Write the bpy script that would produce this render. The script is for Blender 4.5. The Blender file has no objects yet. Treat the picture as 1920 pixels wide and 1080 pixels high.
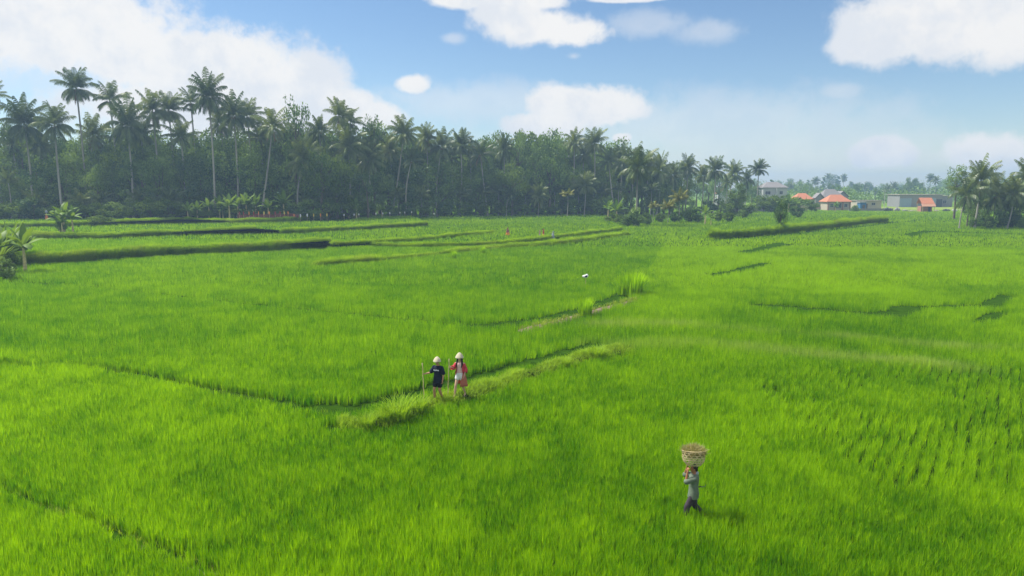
import bpy, bmesh, math, random
import numpy as np
from mathutils import Vector, Matrix
R = math.radians
rng = np.random.default_rng(7)
random.seed(7)
sc = bpy.context.scene
COL = sc.collection

# ---------------------------------------------------------------- camera
F = 1300.0; CZ = 8.8; TH = math.atan(190.0 / F)
cam_d = bpy.data.cameras.new('camera'); cam = bpy.data.objects.new('camera', cam_d); COL.objects.link(cam)
cam.location = (0, 0, CZ); cam.rotation_euler = (R(90) - TH, 0, 0)
cam_d.sensor_width = 36; cam_d.lens = 36 * F / 1920; cam_d.clip_start = 0.1; cam_d.clip_end = 9000
sc.camera = cam
ct, st = math.cos(TH), math.sin(TH)

def ray(px, py):
    v = (540 - py) / F
    return ((px - 960) / F, ct + v * st, -st + v * ct)
def G(px, py, z=0.0):
    d = ray(px, py); t = (z - CZ) / d[2]
    return (d[0] * t, d[1] * t)
def W(px, py, y):
    d = ray(px, py); t = y / d[1]
    return (d[0] * t, CZ + d[2] * t)

# ---------------------------------------------------------------- light, sky, exposure
SUN_AZ, SUN_EL = R(-66), R(55)          # azimuth from +Y towards +X
sd = bpy.data.lights.new('sun', 'SUN'); sd.energy = 4.6; sd.angle = R(9.0); sd.color = (1.0, 0.95, 0.86)
so = bpy.data.objects.new('sun', sd); COL.objects.link(so)
to_sun = Vector((math.sin(SUN_AZ) * math.cos(SUN_EL), math.cos(SUN_AZ) * math.cos(SUN_EL), math.sin(SUN_EL)))
so.rotation_euler = to_sun.to_track_quat('Z', 'Y').to_euler()
so.location = (0, 0, 60)
sc.view_settings.view_transform = 'Standard'; sc.view_settings.look = 'None'
sc.view_settings.exposure = 0.70; sc.view_settings.gamma = 1.0

class NT:
    def __init__(s, tree): s.t = tree; s.n = tree.nodes; s.l = tree.links
    def add(s, typ, ins=None, **kw):
        n = s.n.new(typ)
        for k, v in kw.items(): setattr(n, k, v)
        if ins:
            for k, v in ins.items():
                sk = n.inputs[k]
                if hasattr(v, 'is_output') or isinstance(v, bpy.types.NodeSocket): s.l.new(v, sk)
                else: sk.default_value = v
        return n
    def m(s, op, a, b=None, c=None, clamp=False):
        n = s.n.new('ShaderNodeMath'); n.operation = op; n.use_clamp = clamp
        for i, v in enumerate((a, b, c)):
            if v is None: continue
            if isinstance(v, bpy.types.NodeSocket): s.l.new(v, n.inputs[i])
            else: n.inputs[i].default_value = v
        return n.outputs[0]
    def ss(s, x, lo, hi, tolo=0.0, tohi=1.0):
        n = s.add('ShaderNodeMapRange', {0: x, 1: lo, 2: hi, 3: tolo, 4: tohi}, interpolation_type='SMOOTHSTEP')
        return n.outputs[0]
    def mix(s, f, a, b):
        n = s.n.new('ShaderNodeMix'); n.data_type = 'RGBA'
        for i, v in ((0, f), (6, a), (7, b)):
            if isinstance(v, bpy.types.NodeSocket): s.l.new(v, n.inputs[i])
            else: n.inputs[i].default_value = v if i == 0 else (*v[:3], 1)
        return n.outputs[2]

world = bpy.data.worlds.new('World'); sc.world = world; world.use_nodes = True
w = NT(world.node_tree); w.n.clear()
sky = w.add('ShaderNodeTexSky', sky_type='NISHITA'); sky.sun_disc = False
sky.sun_elevation = SUN_EL; sky.sun_rotation = SUN_AZ % (2 * math.pi)
sky.air_density = 1.0; sky.dust_density = 0.2; sky.ozone_density = 3.0; sky.altitude = 100
tc = w.add('ShaderNodeTexCoord')
sep = w.add('ShaderNodeSeparateXYZ', {0: tc.outputs['Generated']})
az = w.m('ARCTAN2', sep.outputs[0], sep.outputs[1]); el = w.m('ARCSINE', sep.outputs[2])
ae = w.add('ShaderNodeCombineXYZ', {0: az, 1: el, 2: 0.0}).outputs[0]
n1 = w.add('ShaderNodeTexNoise', {'Vector': tc.outputs['Generated'], 'Scale': 9.0, 'Detail': 7.0, 'Roughness': 0.58})
n2 = w.add('ShaderNodeTexNoise', {'Vector': tc.outputs['Generated'], 'Scale': 30.0, 'Detail': 7.0, 'Roughness': 0.66})
CLOUDS = [(60,40,230,75),(180,60,120,60),(300,115,115,58),(430,130,125,66),(560,165,85,55),(640,198,70,34),(705,215,55,26),(420,205,230,50),
 (860,0,60,13),(960,20,60,28),(1010,52,90,28),(1070,62,66,24),(985,2,75,16),(1180,-3,70,6),
 (774,157,32,18),(1050,192,62,34),(1125,200,88,36),(1030,232,75,24),(1166,258,18,9),
 (1640,82,62,24),(1700,45,90,50),(1800,35,110,55),(1900,55,90,48),(1655,287,50,26),(1850,284,62,30)]
FAINT = [(1215,45,80,22),(1330,58,60,20),(850,72,24,11),(1740,298,38,20),(1575,172,34,14),(1330,235,330,60),(1075,105,18,8),(140,130,200,50),(900,190,260,38),(1500,285,330,50)]
def ell(px, py, rx, ry):
    d = ray(px, py); L = math.sqrt(sum(c * c for c in d))
    return (math.atan2(d[0], d[1]), math.asin(d[2] / L), rx / F, ry / F)
def mask(lst):
    out = None
    for e in lst:
        a, b, rx, ry = ell(*e)
        v = w.add('ShaderNodeVectorMath', {0: ae, 1: (a, b, 0)}, operation='SUBTRACT').outputs[0]
        v = w.add('ShaderNodeVectorMath', {0: v, 1: (1 / rx, 1 / ry, 0)}, operation='MULTIPLY').outputs[0]
        v = w.add('ShaderNodeVectorMath', {0: v}, operation='LENGTH').outputs['Value']
        out = v if out is None else w.m('SMOOTH_MIN', out, v, 0.25)
    return out
noi = w.m('ADD', w.m('MULTIPLY', w.m('SUBTRACT', n1.outputs[0], 0.5), 1.5), w.m('MULTIPLY', w.m('SUBTRACT', n2.outputs[0], 0.5), 1.25))
dm = w.m('ADD', mask(CLOUDS), noi)
m1 = w.ss(dm, 1.38, 0.76)
fm = w.m('ADD', mask(FAINT), w.m('MULTIPLY', noi, 1.2))
m2 = w.m('MULTIPLY', w.ss(fm, 1.35, 0.3), 0.42)
back = w.ss(n1.outputs[0], 0.36, 0.54)     # unseen cloud added behind the viewer, cover widened for frontal fill light
behind = w.ss(sep.outputs[1], 0.40, 0.0)
mk = w.m('MAXIMUM', w.m('MAXIMUM', m1, m2), w.m('MULTIPLY', back, behind))
ccol = w.mix(w.ss(w.m('ADD', n1.outputs[0], w.m('MULTIPLY', w.m('SUBTRACT', n2.outputs[0], 0.5), 0.5)), 0.36, 0.60), (0.74, 0.77, 0.82), (0.88, 0.87, 0.86))
hs = w.add('ShaderNodeHueSaturation', {'Color': sky.outputs[0], 'Saturation': 1.08})
bg1 = w.add('ShaderNodeBackground', {'Color': hs.outputs[0], 'Strength': 0.078})
bg2 = w.add('ShaderNodeBackground', {'Color': ccol, 'Strength': 0.66})
mx = w.add('ShaderNodeMixShader', {0: mk, 1: bg1.outputs[0], 2: bg2.outputs[0]})
wo = w.add('ShaderNodeOutputWorld', {0: mx.outputs[0]})
world.cycles.sampling_method = 'MANUAL'; world.cycles.sample_map_resolution = 512
sc.cycles.use_denoising = True
sc.cycles.max_bounces = 6; sc.cycles.diffuse_bounces = 3; sc.cycles.transmission_bounces = 4; sc.cycles.volume_bounces = 0; sc.cycles.transparent_max_bounces = 6

# ---------------------------------------------------------------- naming helpers
def tag(o, label=None, cat=None, group=None, kind=None):
    if label: o['label'] = label
    if cat: o['category'] = cat
    if group: o['group'] = group
    if kind: o['kind'] = kind
    return o
def empty(name, loc=(0, 0, 0), rz=0.0):
    o = bpy.data.objects.new(name, None); COL.objects.link(o)
    o.location = loc; o.rotation_euler = (0, 0, rz); o.empty_display_size = 0.3
    return o
def link(name, me, parent=None, mat=None, loc=None):
    o = bpy.data.objects.new(name, me); COL.objects.link(o)
    if parent: o.parent = parent
    if loc: o.location = loc
    if mat and not me.materials: me.materials.append(mat)
    return o
def bmo(name, bm, mat, parent=None, smooth=False, loc=None):
    bmesh.ops.recalc_face_normals(bm, faces=bm.faces)
    me = bpy.data.meshes.new(name); bm.to_mesh(me); bm.free()
    if smooth:
        for p in me.polygons: p.use_smooth = True
    return link(name, me, parent, mat, loc)
def copy_tree(o, parent=None):
    c = o.copy(); COL.objects.link(c)
    if parent: c.parent = parent
    for ch in list(KIDS.get(o.name, ())): copy_tree(ch, c)
    return c
KIDS = {}
def npmesh(name, V, T, attrs=None, mat=None):
    me = bpy.data.meshes.new(name)
    V = np.ascontiguousarray(V, dtype=np.float32); T = np.ascontiguousarray(T, dtype=np.int32)
    me.vertices.add(len(V)); me.vertices.foreach_set('co', V.ravel())
    k = T.shape[1]
    me.loops.add(T.size); me.loops.foreach_set('vertex_index', T.ravel())
    me.polygons.add(len(T)); me.polygons.foreach_set('loop_start', np.arange(0, T.size, k, dtype=np.int32))
    me.update(calc_edges=True)
    for an, av in (attrs or {}).items():
        a = me.attributes.new(an, 'FLOAT', 'POINT'); a.data.foreach_set('value', np.ascontiguousarray(av, dtype=np.float32))
    if mat: me.materials.append(mat)
    return me
# bmesh shapes
def box(bm, c, s, rz=0.0):
    M = Matrix.Translation(c) @ Matrix.Rotation(rz, 4, 'Z') @ Matrix.Diagonal((s[0], s[1], s[2], 1))
    bmesh.ops.create_cube(bm, size=1.0, matrix=M)
def tube(bm, pts, rad, n=8, caps=True):
    pts = [Vector(p) for p in pts]; rings = []
    if not hasattr(rad, '__len__'): rad = [rad] * len(pts)
    for i, p in enumerate(pts):
        d = (pts[min(i + 1, len(pts) - 1)] - pts[max(i - 1, 0)]).normalized()
        a = d.orthogonal().normalized() if i == 0 else (prev - d * prev.dot(d)).normalized()
        prev = a; b = d.cross(a)
        rings.append([bm.verts.new(p + (a * math.cos(t) + b * math.sin(t)) * rad[i]) for t in [2 * math.pi * j / n for j in range(n)]])
    for r0, r1 in zip(rings, rings[1:]):
        for j in range(n): bm.faces.new((r0[j], r0[(j + 1) % n], r1[(j + 1) % n], r1[j]))
    if caps: bm.faces.new(rings[0][::-1]); bm.faces.new(rings[-1])

# ---------------------------------------------------------------- materials
def mat(name, build, **kw):
    m = bpy.data.materials.new(name); m.use_nodes = True
    t = NT(m.node_tree); t.n.clear()
    out = t.add('ShaderNodeOutputMaterial'); build(t, out); return m
def simple(name, col, rough=0.8, var=0.25, scale=3.0, bump=0.0, metallic=0.0, spec=0.3):
    def b(t, out):
        co = t.add('ShaderNodeTexCoord')
        no = t.add('ShaderNodeTexNoise', {'Vector': co.outputs['Object'], 'Scale': scale, 'Detail': 5.0, 'Roughness': 0.65})
        c = t.mix(t.ss(no.outputs[0], 0.3, 0.7), tuple(x * (1 - var) for x in col), tuple(min(1, x * (1 + var)) for x in col))
        p = t.add('ShaderNodeBsdfPrincipled', {'Base Color': c, 'Roughness': rough, 'Metallic': metallic, 'Specular IOR Level': spec})
        if bump:
            bp = t.add('ShaderNodeBump', {'Height': no.outputs[0], 'Strength': bump, 'Distance': 0.05}); t.l.new(bp.outputs[0], p.inputs['Normal'])
        t.l.new(p.outputs[0], out.inputs[0])
    return mat(name, b)
def leafmat(name, dark, light, trans=0.45, rough=0.5, attr=True, tint=(1.25, 1.1, 0.4), pale=None, scale=0.35, spec=0.25, objvar=0.0):
    """foliage: diffuse + translucent + a thin gloss; colour varies by leaf (attribute tone) and by plant"""
    def b(t, out):
        if attr: f = t.add('ShaderNodeAttribute', attribute_name='tone').outputs['Fac']
        else:
            co = t.add('ShaderNodeTexCoord'); f = t.add('ShaderNodeTexNoise', {'Vector': co.outputs['Object'], 'Scale': scale, 'Detail': 4.0}).outputs[0]
        if objvar:
            oi = t.add('ShaderNodeObjectInfo'); f = t.m('ADD', f, t.m('MULTIPLY', t.m('SUBTRACT', oi.outputs['Random'], 0.5), objvar), clamp=True)
        c = t.mix(f, dark, light)
        if pale:
            c = t.mix(t.add('ShaderNodeAttribute', attribute_name='pale').outputs['Fac'], c, pale)
        tc_ = t.mix(1.0, c, c); 
        tn = t.add('ShaderNodeMix', data_type='RGBA', blend_type='MULTIPLY'); tn.inputs[0].default_value = 1
        t.l.new(c, tn.inputs[6]); tn.inputs[7].default_value = (*tint, 1)
        d = t.add('ShaderNodeBsdfDiffuse', {'Color': c}); tr = t.add('ShaderNodeBsdfTranslucent', {'Color': tn.outputs[2]})
        g = t.add('ShaderNodeBsdfGlossy', {'Color': (1, 1, 1, 1), 'Roughness': rough})
        m1_ = t.add('ShaderNodeMixShader', {0: trans, 1: d.outputs[0], 2: tr.outputs[0]})
        m2_ = t.add('ShaderNodeMixShader', {0: spec * 0.12, 1: m1_.outputs[0], 2: g.outputs[0]})
        t.l.new(m2_.outputs[0], out.inputs[0])
    return mat(name, b)
M_rice = leafmat('rice_leaf', (0.085, 0.265, 0.001), (0.375, 0.60, 0.002), 0.5, spec=.04, tint=(1.15, 1.15, 0.3), pale=(0.42, 0.52, 0.16))
M_grass = leafmat('wild_grass', (0.055, 0.155, 0.012), (0.36, 0.56, 0.03), 0.45, spec=.05, tint=(1.2, 1.1, 0.5), pale=(0.38, 0.34, 0.17))
M_palm = leafmat('palm_leaf', (0.050, 0.095, 0.028), (0.21, 0.27, 0.08), 0.3, 0.4, spec=0.2, objvar=0.7)
M_palm_y = leafmat('young_palm_leaf', (0.09, 0.13, 0.02), (0.30, 0.30, 0.05), 0.4, 0.5, spec=0.15)
M_leaf = leafmat('tree_leaf', (0.040, 0.105, 0.024), (0.22, 0.34, 0.07), 0.3, 0.5, spec=0.15, objvar=0.8)
M_leafl = leafmat('bright_tree_leaf', (0.05, 0.11, 0.018), (0.20, 0.30, 0.04), 0.35, 0.5, spec=0.1, objvar=0.3)
M_ban = leafmat('banana_leaf', (0.05, 0.12, 0.02), (0.20, 0.33, 0.05), 0.4, 0.5, spec=0.15, objvar=0.2)
M_bark = simple('palm_bark', (0.33, 0.31, 0.27), 0.9, 0.3, 2.0, 0.4)
M_barkd = simple('dark_bark', (0.12, 0.095, 0.07), 0.9, 0.4, 2.0, 0.4)
M_dead = simple('dead_frond', (0.20, 0.10, 0.05), 0.9, 0.4, 3.0)
M_soil = simple('wet_soil', (0.030, 0.050, 0.008), 1.0, 0.5, 1.5, 0.5, spec=0.0)
M_path = simple('dry_path_soil', (0.19, 0.14, 0.095), 0.9, 0.35, 2.0, 0.5)
M_coco = simple('coconut_husk', (0.25, 0.12, 0.03), 0.6, 0.3)
M_bamboo = simple('bamboo', (0.50, 0.42, 0.20), 0.5, 0.3, 6.0)
def ground_build(t, out):
    co = t.add('ShaderNodeTexCoord')
    a = t.add('ShaderNodeTexNoise', {'Vector': co.outputs['Object'], 'Scale': 0.02, 'Detail': 6.0, 'Roughness': 0.6})
    b_ = t.add('ShaderNodeTexNoise', {'Vector': co.outputs['Object'], 'Scale': 1.3, 'Detail': 6.0, 'Roughness': 0.7})
    c1 = t.mix(t.ss(b_.outputs[0], 0.35, 0.65), (0.018, 0.050, 0.003), (0.035, 0.085, 0.006))
    c2 = t.mix(t.ss(a.outputs[0], 0.4, 0.6), (0.11, 0.21, 0.02), (0.17, 0.27, 0.03))
    sp = t.add('ShaderNodeSeparateXYZ', {0: co.outputs['Object']})
    c = t.mix(t.ss(sp.outputs[1], 150.0, 330.0), c1, c2)       # leaf shade between stems painted in as dark green near by, pasture far out
    bp = t.add('ShaderNodeBump', {'Height': b_.outputs[0], 'Strength': 0.6, 'Distance': 0.1})
    p = t.add('ShaderNodeBsdfPrincipled', {'Base Color': c, 'Roughness': 1.0, 'Specular IOR Level': 0.0, 'Normal': bp.outputs[0]})
    t.l.new(p.outputs[0], out.inputs[0])
M_ground = mat('field_ground', ground_build)
# ---------------------------------------------------------------- terrain: one ground sheet, raised terraces, bunds
def line(pts, z=0.0): return [G(x, y, z) for x, y in pts]
Z1, Z2, Z3, ZB, ZX, ZH = 1.05, 1.65, 2.2, 0.28, 0.72, 0.4
FAR = 235.0
eA = line([(-420,512),(-60,505),(40,500),(160,493),(240,486),(330,481),(420,477),(520,472),(620,464)])
eD = line([(624,460),(770,453),(850,444),(925,437)], ZX)
eB = line([(-420,450),(-60,448),(60,447),(130,448),(200,448),(300,443),(480,435)], Z1)
eC2 = line([(530,439),(650,433),(800,424)], Z1)
eC = line([(-420,430),(-60,429),(60,427),(160,424),(300,418),(345,416),(440,419),(520,417),(600,410),(655,407)], Z2)
eE = line([(590,500),(700,492),(800,482),(880,472),(940,467),(1060,457),(1175,441)])
eF = line([(680,462),(775,465),(880,463),(940,459),(1000,453),(1050,446),(1165,432)], ZB)
eH = line([(1330,448),(1400,444),(1460,438),(1540,430),(1620,420),(1660,417)])
LF = (-230.0, FAR)
pA = eA + eD + [(-14, FAR), LF]
pB = eB + eC2 + [(-40, FAR), LF]
pC = eC + [(-68, FAR), LF]
pE = eE + [(31, FAR), LF, eA[-1]]
pF = eF + [(29, FAR), LF, eA[-1]]
pH = eH + [(118, FAR), (76, FAR)]
POLYS = [(pE, ZB), (pF, ZX), (pA, Z1), (pB, Z2), (pC, Z3), (pH, ZH)]
def inside(P, x, y):
    x = np.asarray(x, float); y = np.asarray(y, float); r = np.zeros(x.shape, bool)
    n = len(P)
    for i in range(n):
        x0, y0 = P[i]; x1, y1 = P[(i + 1) % n]
        if y0 == y1: continue
        c = ((y0 > y) != (y1 > y)) & (x < (x1 - x0) * (y - y0) / (y1 - y0) + x0)
        r ^= c
    return r
def zt(x, y):
    z = np.zeros(np.shape(x))
    for P, h in POLYS: z = np.maximum(z, np.where(inside(P, x, y), h, 0.0))
    return z
def zat(x, y): return float(zt(np.array([x]), np.array([y]))[0])
def dist(line_, x, y):
    d = np.full(np.shape(x), 1e9)
    for (x0, y0), (x1, y1) in zip(line_, line_[1:]):
        dx, dy = x1 - x0, y1 - y0
        t = np.clip(((x - x0) * dx + (y - y0) * dy) / (dx * dx + dy * dy), 0, 1)
        d = np.minimum(d, np.hypot(x - x0 - t * dx, y - y0 - t * dy))
    return d
def hsh(ix, iy, seed):
    h = (ix.astype(np.int64) * 374761393 + iy.astype(np.int64) * 668265263 + seed * 1442695041) & 0xFFFFFFFF
    h = ((h ^ (h >> 13)) * 1274126177) & 0xFFFFFFFF
    return ((h ^ (h >> 16)) & 0xFFFF) / 65535.0
def vnoise(x, y, seed=0):
    ix, iy = np.floor(x), np.floor(y); fx, fy = x - ix, y - iy
    fx = fx * fx * (3 - 2 * fx); fy = fy * fy * (3 - 2 * fy)
    a, b, c, d = hsh(ix, iy, seed), hsh(ix + 1, iy, seed), hsh(ix, iy + 1, seed), hsh(ix + 1, iy + 1, seed)
    return (a * (1 - fx) + b * fx) * (1 - fy) + (c * (1 - fx) + d * fx) * fy
def fbm(x, y, s, seed=0, o=4):
    r = 0; a = 0.5; t = 0
    for i in range(o): r = r + a * vnoise(x * s * 2 ** i, y * s * 2 ** i, seed + i); t += a; a *= 0.55
    return r / t

def sheet(name, z, ext, label):
    bm = bmesh.new()
    xs = np.linspace(-ext, ext, 41); ys = np.linspace(-300, ext, 41)
    vs = [[bm.verts.new((x, y, z)) for x in xs] for y in ys]
    for i in range(40):
        for j in range(40): bm.faces.new((vs[i][j], vs[i][j + 1], vs[i + 1][j + 1], vs[i + 1][j]))
    return tag(bmo(name, bm, M_ground), label, 'ground', kind='structure')
sheet('ground', 0.0, 1500, 'flat green farmland reaching to the horizon')
def terrace(P, z, label):
    bm = bmesh.new()
    top = [bm.verts.new((x, y, z)) for x, y in P]; bot = [bm.verts.new((x, y, -0.3)) for x, y in P]
    bm.faces.new(top)
    for i in range(len(P)):
        j = (i + 1) % len(P); bm.faces.new((bot[i], bot[j], top[j], top[i]))
    bmesh.ops.triangulate(bm, faces=bm.faces)
    return tag(bmo('terrace', bm, M_ground), label, 'terrace', kind='structure')
terrace(pE, ZB, 'lowest raised rice terrace beside the middle field')
terrace(pF, ZX, 'second raised rice terrace behind the middle field')
terrace(pA, Z1, 'rice terrace above the longest grassy bank')
terrace(pB, Z2, 'upper rice terrace below the palm grove')
terrace(pC, Z3, 'topmost rice terrace at the foot of the palm grove')
terrace(pH, ZH, 'raised rice plot behind the lone bushy tree')

# bunds: low earth walls the people walk on
ZM = 0.32
lM = line([(636,794),(700,788),(760,768),(820,750),(870,738),(950,712),(1050,680),(1110,664),(1150,655),(1175,648)], ZM)
dM = line([(590,770),(660,772),(740,754),(820,733),(870,720),(1000,684),(1110,650)])
lL = line([(975,617),(1020,607),(1080,592),(1130,577),(1195,561)], 0.2)
dL = line([(900,614),(960,609),(1040,597),(1100,581),(1160,560),(1178,551)])
def resample(L, s):
    out = []
    for (x0, y0), (x1, y1) in zip(L, L[1:]):
        n = max(1, int(math.hypot(x1 - x0, y1 - y0) / s))
        out += [(x0 + (x1 - x0) * i / n, y0 + (y1 - y0) * i / n) for i in range(n)]
    return out + [L[-1]]
def bund(L, wid, h, m, name, label, cat):
    P = resample(L, 0.5); bm = bmesh.new(); rows = []
    prof = [(-1, -0.1), (-.8, .45), (-.5, .9), (0, 1.0), (.5, .92), (.8, .5), (1, -0.1)]
    for i, (x, y) in enumerate(P):
        a = P[max(i - 1, 0)]; b = P[min(i + 1, len(P) - 1)]
        dx, dy = b[0] - a[0], b[1] - a[1]; l = math.hypot(dx, dy); nx, ny = -dy / l, dx / l
        e = min(1, (min(i, len(P) - 1 - i) + 0.6) / 2.0)
        wv = wid * (0.9 + 0.25 * random.random())
        rows.append([bm.verts.new((x + nx * u * wv, y + ny * u * wv, h * v * e * (0.85 + 0.3 * random.random()) - 0.02)) for u, v in prof])
    for r0, r1 in zip(rows, rows[1:]):
        for j in range(len(prof) - 1): bm.faces.new((r0[j], r0[j + 1], r1[j + 1], r1[j]))
    return tag(bmo(name, bm, m, smooth=True), label, cat, kind='structure')
bund(lM, 0.55, ZM, M_soil, 'path', 'earth bund the two walkers follow', 'path')
bund(lL, 0.5, 0.2, M_path, 'path', 'bare pinkish earth bund beside the bright grass clump', 'path')
bund([G(x, y) for x, y in [(236,1019),(256,1024),(275,1030)]], 0.12, 0.05, M_path, 'path', 'small bare earth spot in the lower left rice', 'path')
bund([G(x, y) for x, y in [(345,1060),(365,1070),(385,1082)]], 0.12, 0.05, M_path, 'path', 'bare earth spot at the bottom edge of the picture', 'path')

# ---------------------------------------------------------------- rice and grass blades
def mk_blades(P, H, Wd, az, lean, seg, side=None):
    n = len(P); ca, sa = np.cos(az), np.sin(az)
    sd_ = side if side is not None else az + np.pi / 2 + rng.normal(0, 0.5, n)
    sx, sy = np.cos(sd_) * Wd * 0.5, np.sin(sd_) * Wd * 0.5
    def pt(f, hz, sgn, wf):
        o = np.empty((n, 3)); k = lean * H * f
        o[:, 0] = P[:, 0] + ca * k + sgn * sx * wf; o[:, 1] = P[:, 1] + sa * k + sgn * sy * wf; o[:, 2] = P[:, 2] + H * hz
        return o
    hz = np.sqrt(np.clip(1 - (lean * 0.8) ** 2, 0.1, 1))
    if seg:
        V = np.stack([pt(0, 0, -1, .7), pt(0, 0, 1, .7), pt(.3, .62 * hz, -1, 1), pt(.3, .62 * hz, 1, 1), pt(1, hz, 0, 0)], 1).reshape(-1, 3)
        b = np.arange(n) * 5
        T = np.stack([b, b + 1, b + 3, b, b + 3, b + 2, b + 2, b + 3, b + 4], 1).reshape(-1, 3); k = 5
    else:
        V = np.stack([pt(0, 0, -1, 1), pt(0, 0, 1, 1), pt(1, hz, 0, 0)], 1).reshape(-1, 3)
        b = np.arange(n) * 3; T = np.stack([b, b + 1, b + 2], 1); k = 3
    return V, T, k
class Acc:
    def __init__(s): s.V = []; s.T = []; s.t = []; s.p = []; s.n = 0
    def add(s, V, T, k, tone, pale):
        s.V.append(V); s.T.append(T + s.n); s.n += len(V); s.t.append(np.repeat(tone, k)); s.p.append(np.repeat(pale, k))
    def build(s, name, m, label, cat='rice'):
        if not s.V: return
        me = npmesh(name, np.concatenate(s.V), np.concatenate(s.T), {'tone': np.concatenate(s.t), 'pale': np.concatenate(s.p)}, m)
        return tag(link(name, me), label, cat, kind='stuff')
# strips without rice (ditches, bunds, foot gaps): (pixel line at z, half width m)
fur1 = line([(-60,683),(0,688),(80,693),(130,690),(200,699),(280,712),(350,728),(420,742),(500,757),(620,780)])
fur2 = line([(-80,520),(0,527),(150,538),(270,550),(450,570),(600,585),(800,605),(900,614)])
fur3 = line([(-60,905),(24,931),(81,963),(183,992),(228,1017),(273,1027),(358,1066),(420,1095)])
GAPS = [(lM, .50), (dM, .68), (lL, .45), (dL, .85), (fur1[:5], .34), (fur1[4:8], .40), (fur1[7:], .46), (fur2, .42), (fur3, .15),
 (line([(1335,518),(1380,510),(1437,495)]), 1.0), (line([(1395,475),(1430,468),(1468,458)]), 1.5),
 (line([(1430,575),(1520,582),(1600,589),(1665,594),(1700,583)]), 1.1), (line([(1680,583),(1710,583)]), .5), (line([(1700,579),(1780,578),(1850,577)]), 1.0), (line([(1850,577),(1870,566),(1888,557)]), .75), (line([(1832,606),(1855,600),(1875,590)]), .6),
 (line([(1440,735),(1520,738),(1600,744)]), .14),
 (line([(1700,443),(1740,434),(1800,436),(1920,440),(2100,446)]), 1.5), (line([(1330,452),(1460,442),(1560,432),(1660,420),(1720,414)]), 1.0),
 (line([(1140,490),(1330,497),(1600,500)]), .12)]
BANKS = [(eA, 0, Z1), (eD, ZX, Z1), (eB, Z1, Z2), (eC2, Z1, Z2), (eC, Z2, Z3), (eE, 0, ZB), (eF, ZB, ZX), (eH, 0, ZH)]
pale_lines = [(line([(1120,612),(1300,614),(1500,630),(1750,652),(2000,668)]), 1.0), (line([(1120,650),(1330,650),(1500,668),(1800,695)]), 1.1)]
rowdir = np.array(G(1722, 800)) - np.array(G(1690, 880)); rowdir /= np.hypot(*rowdir); rown = np.array([-rowdir[1], rowdir[0]])
leftpoly = lM + [G(1200, 640), G(1185, 552), G(1240, 470), (30, 150), (-300, 150), (-300, 20), fur1[0]] + fur1
leftp2 = fur2 + dL + [G(1240, 470), (30, 160), (-300, 160), (-300, 60)]
accs = {}
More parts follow.
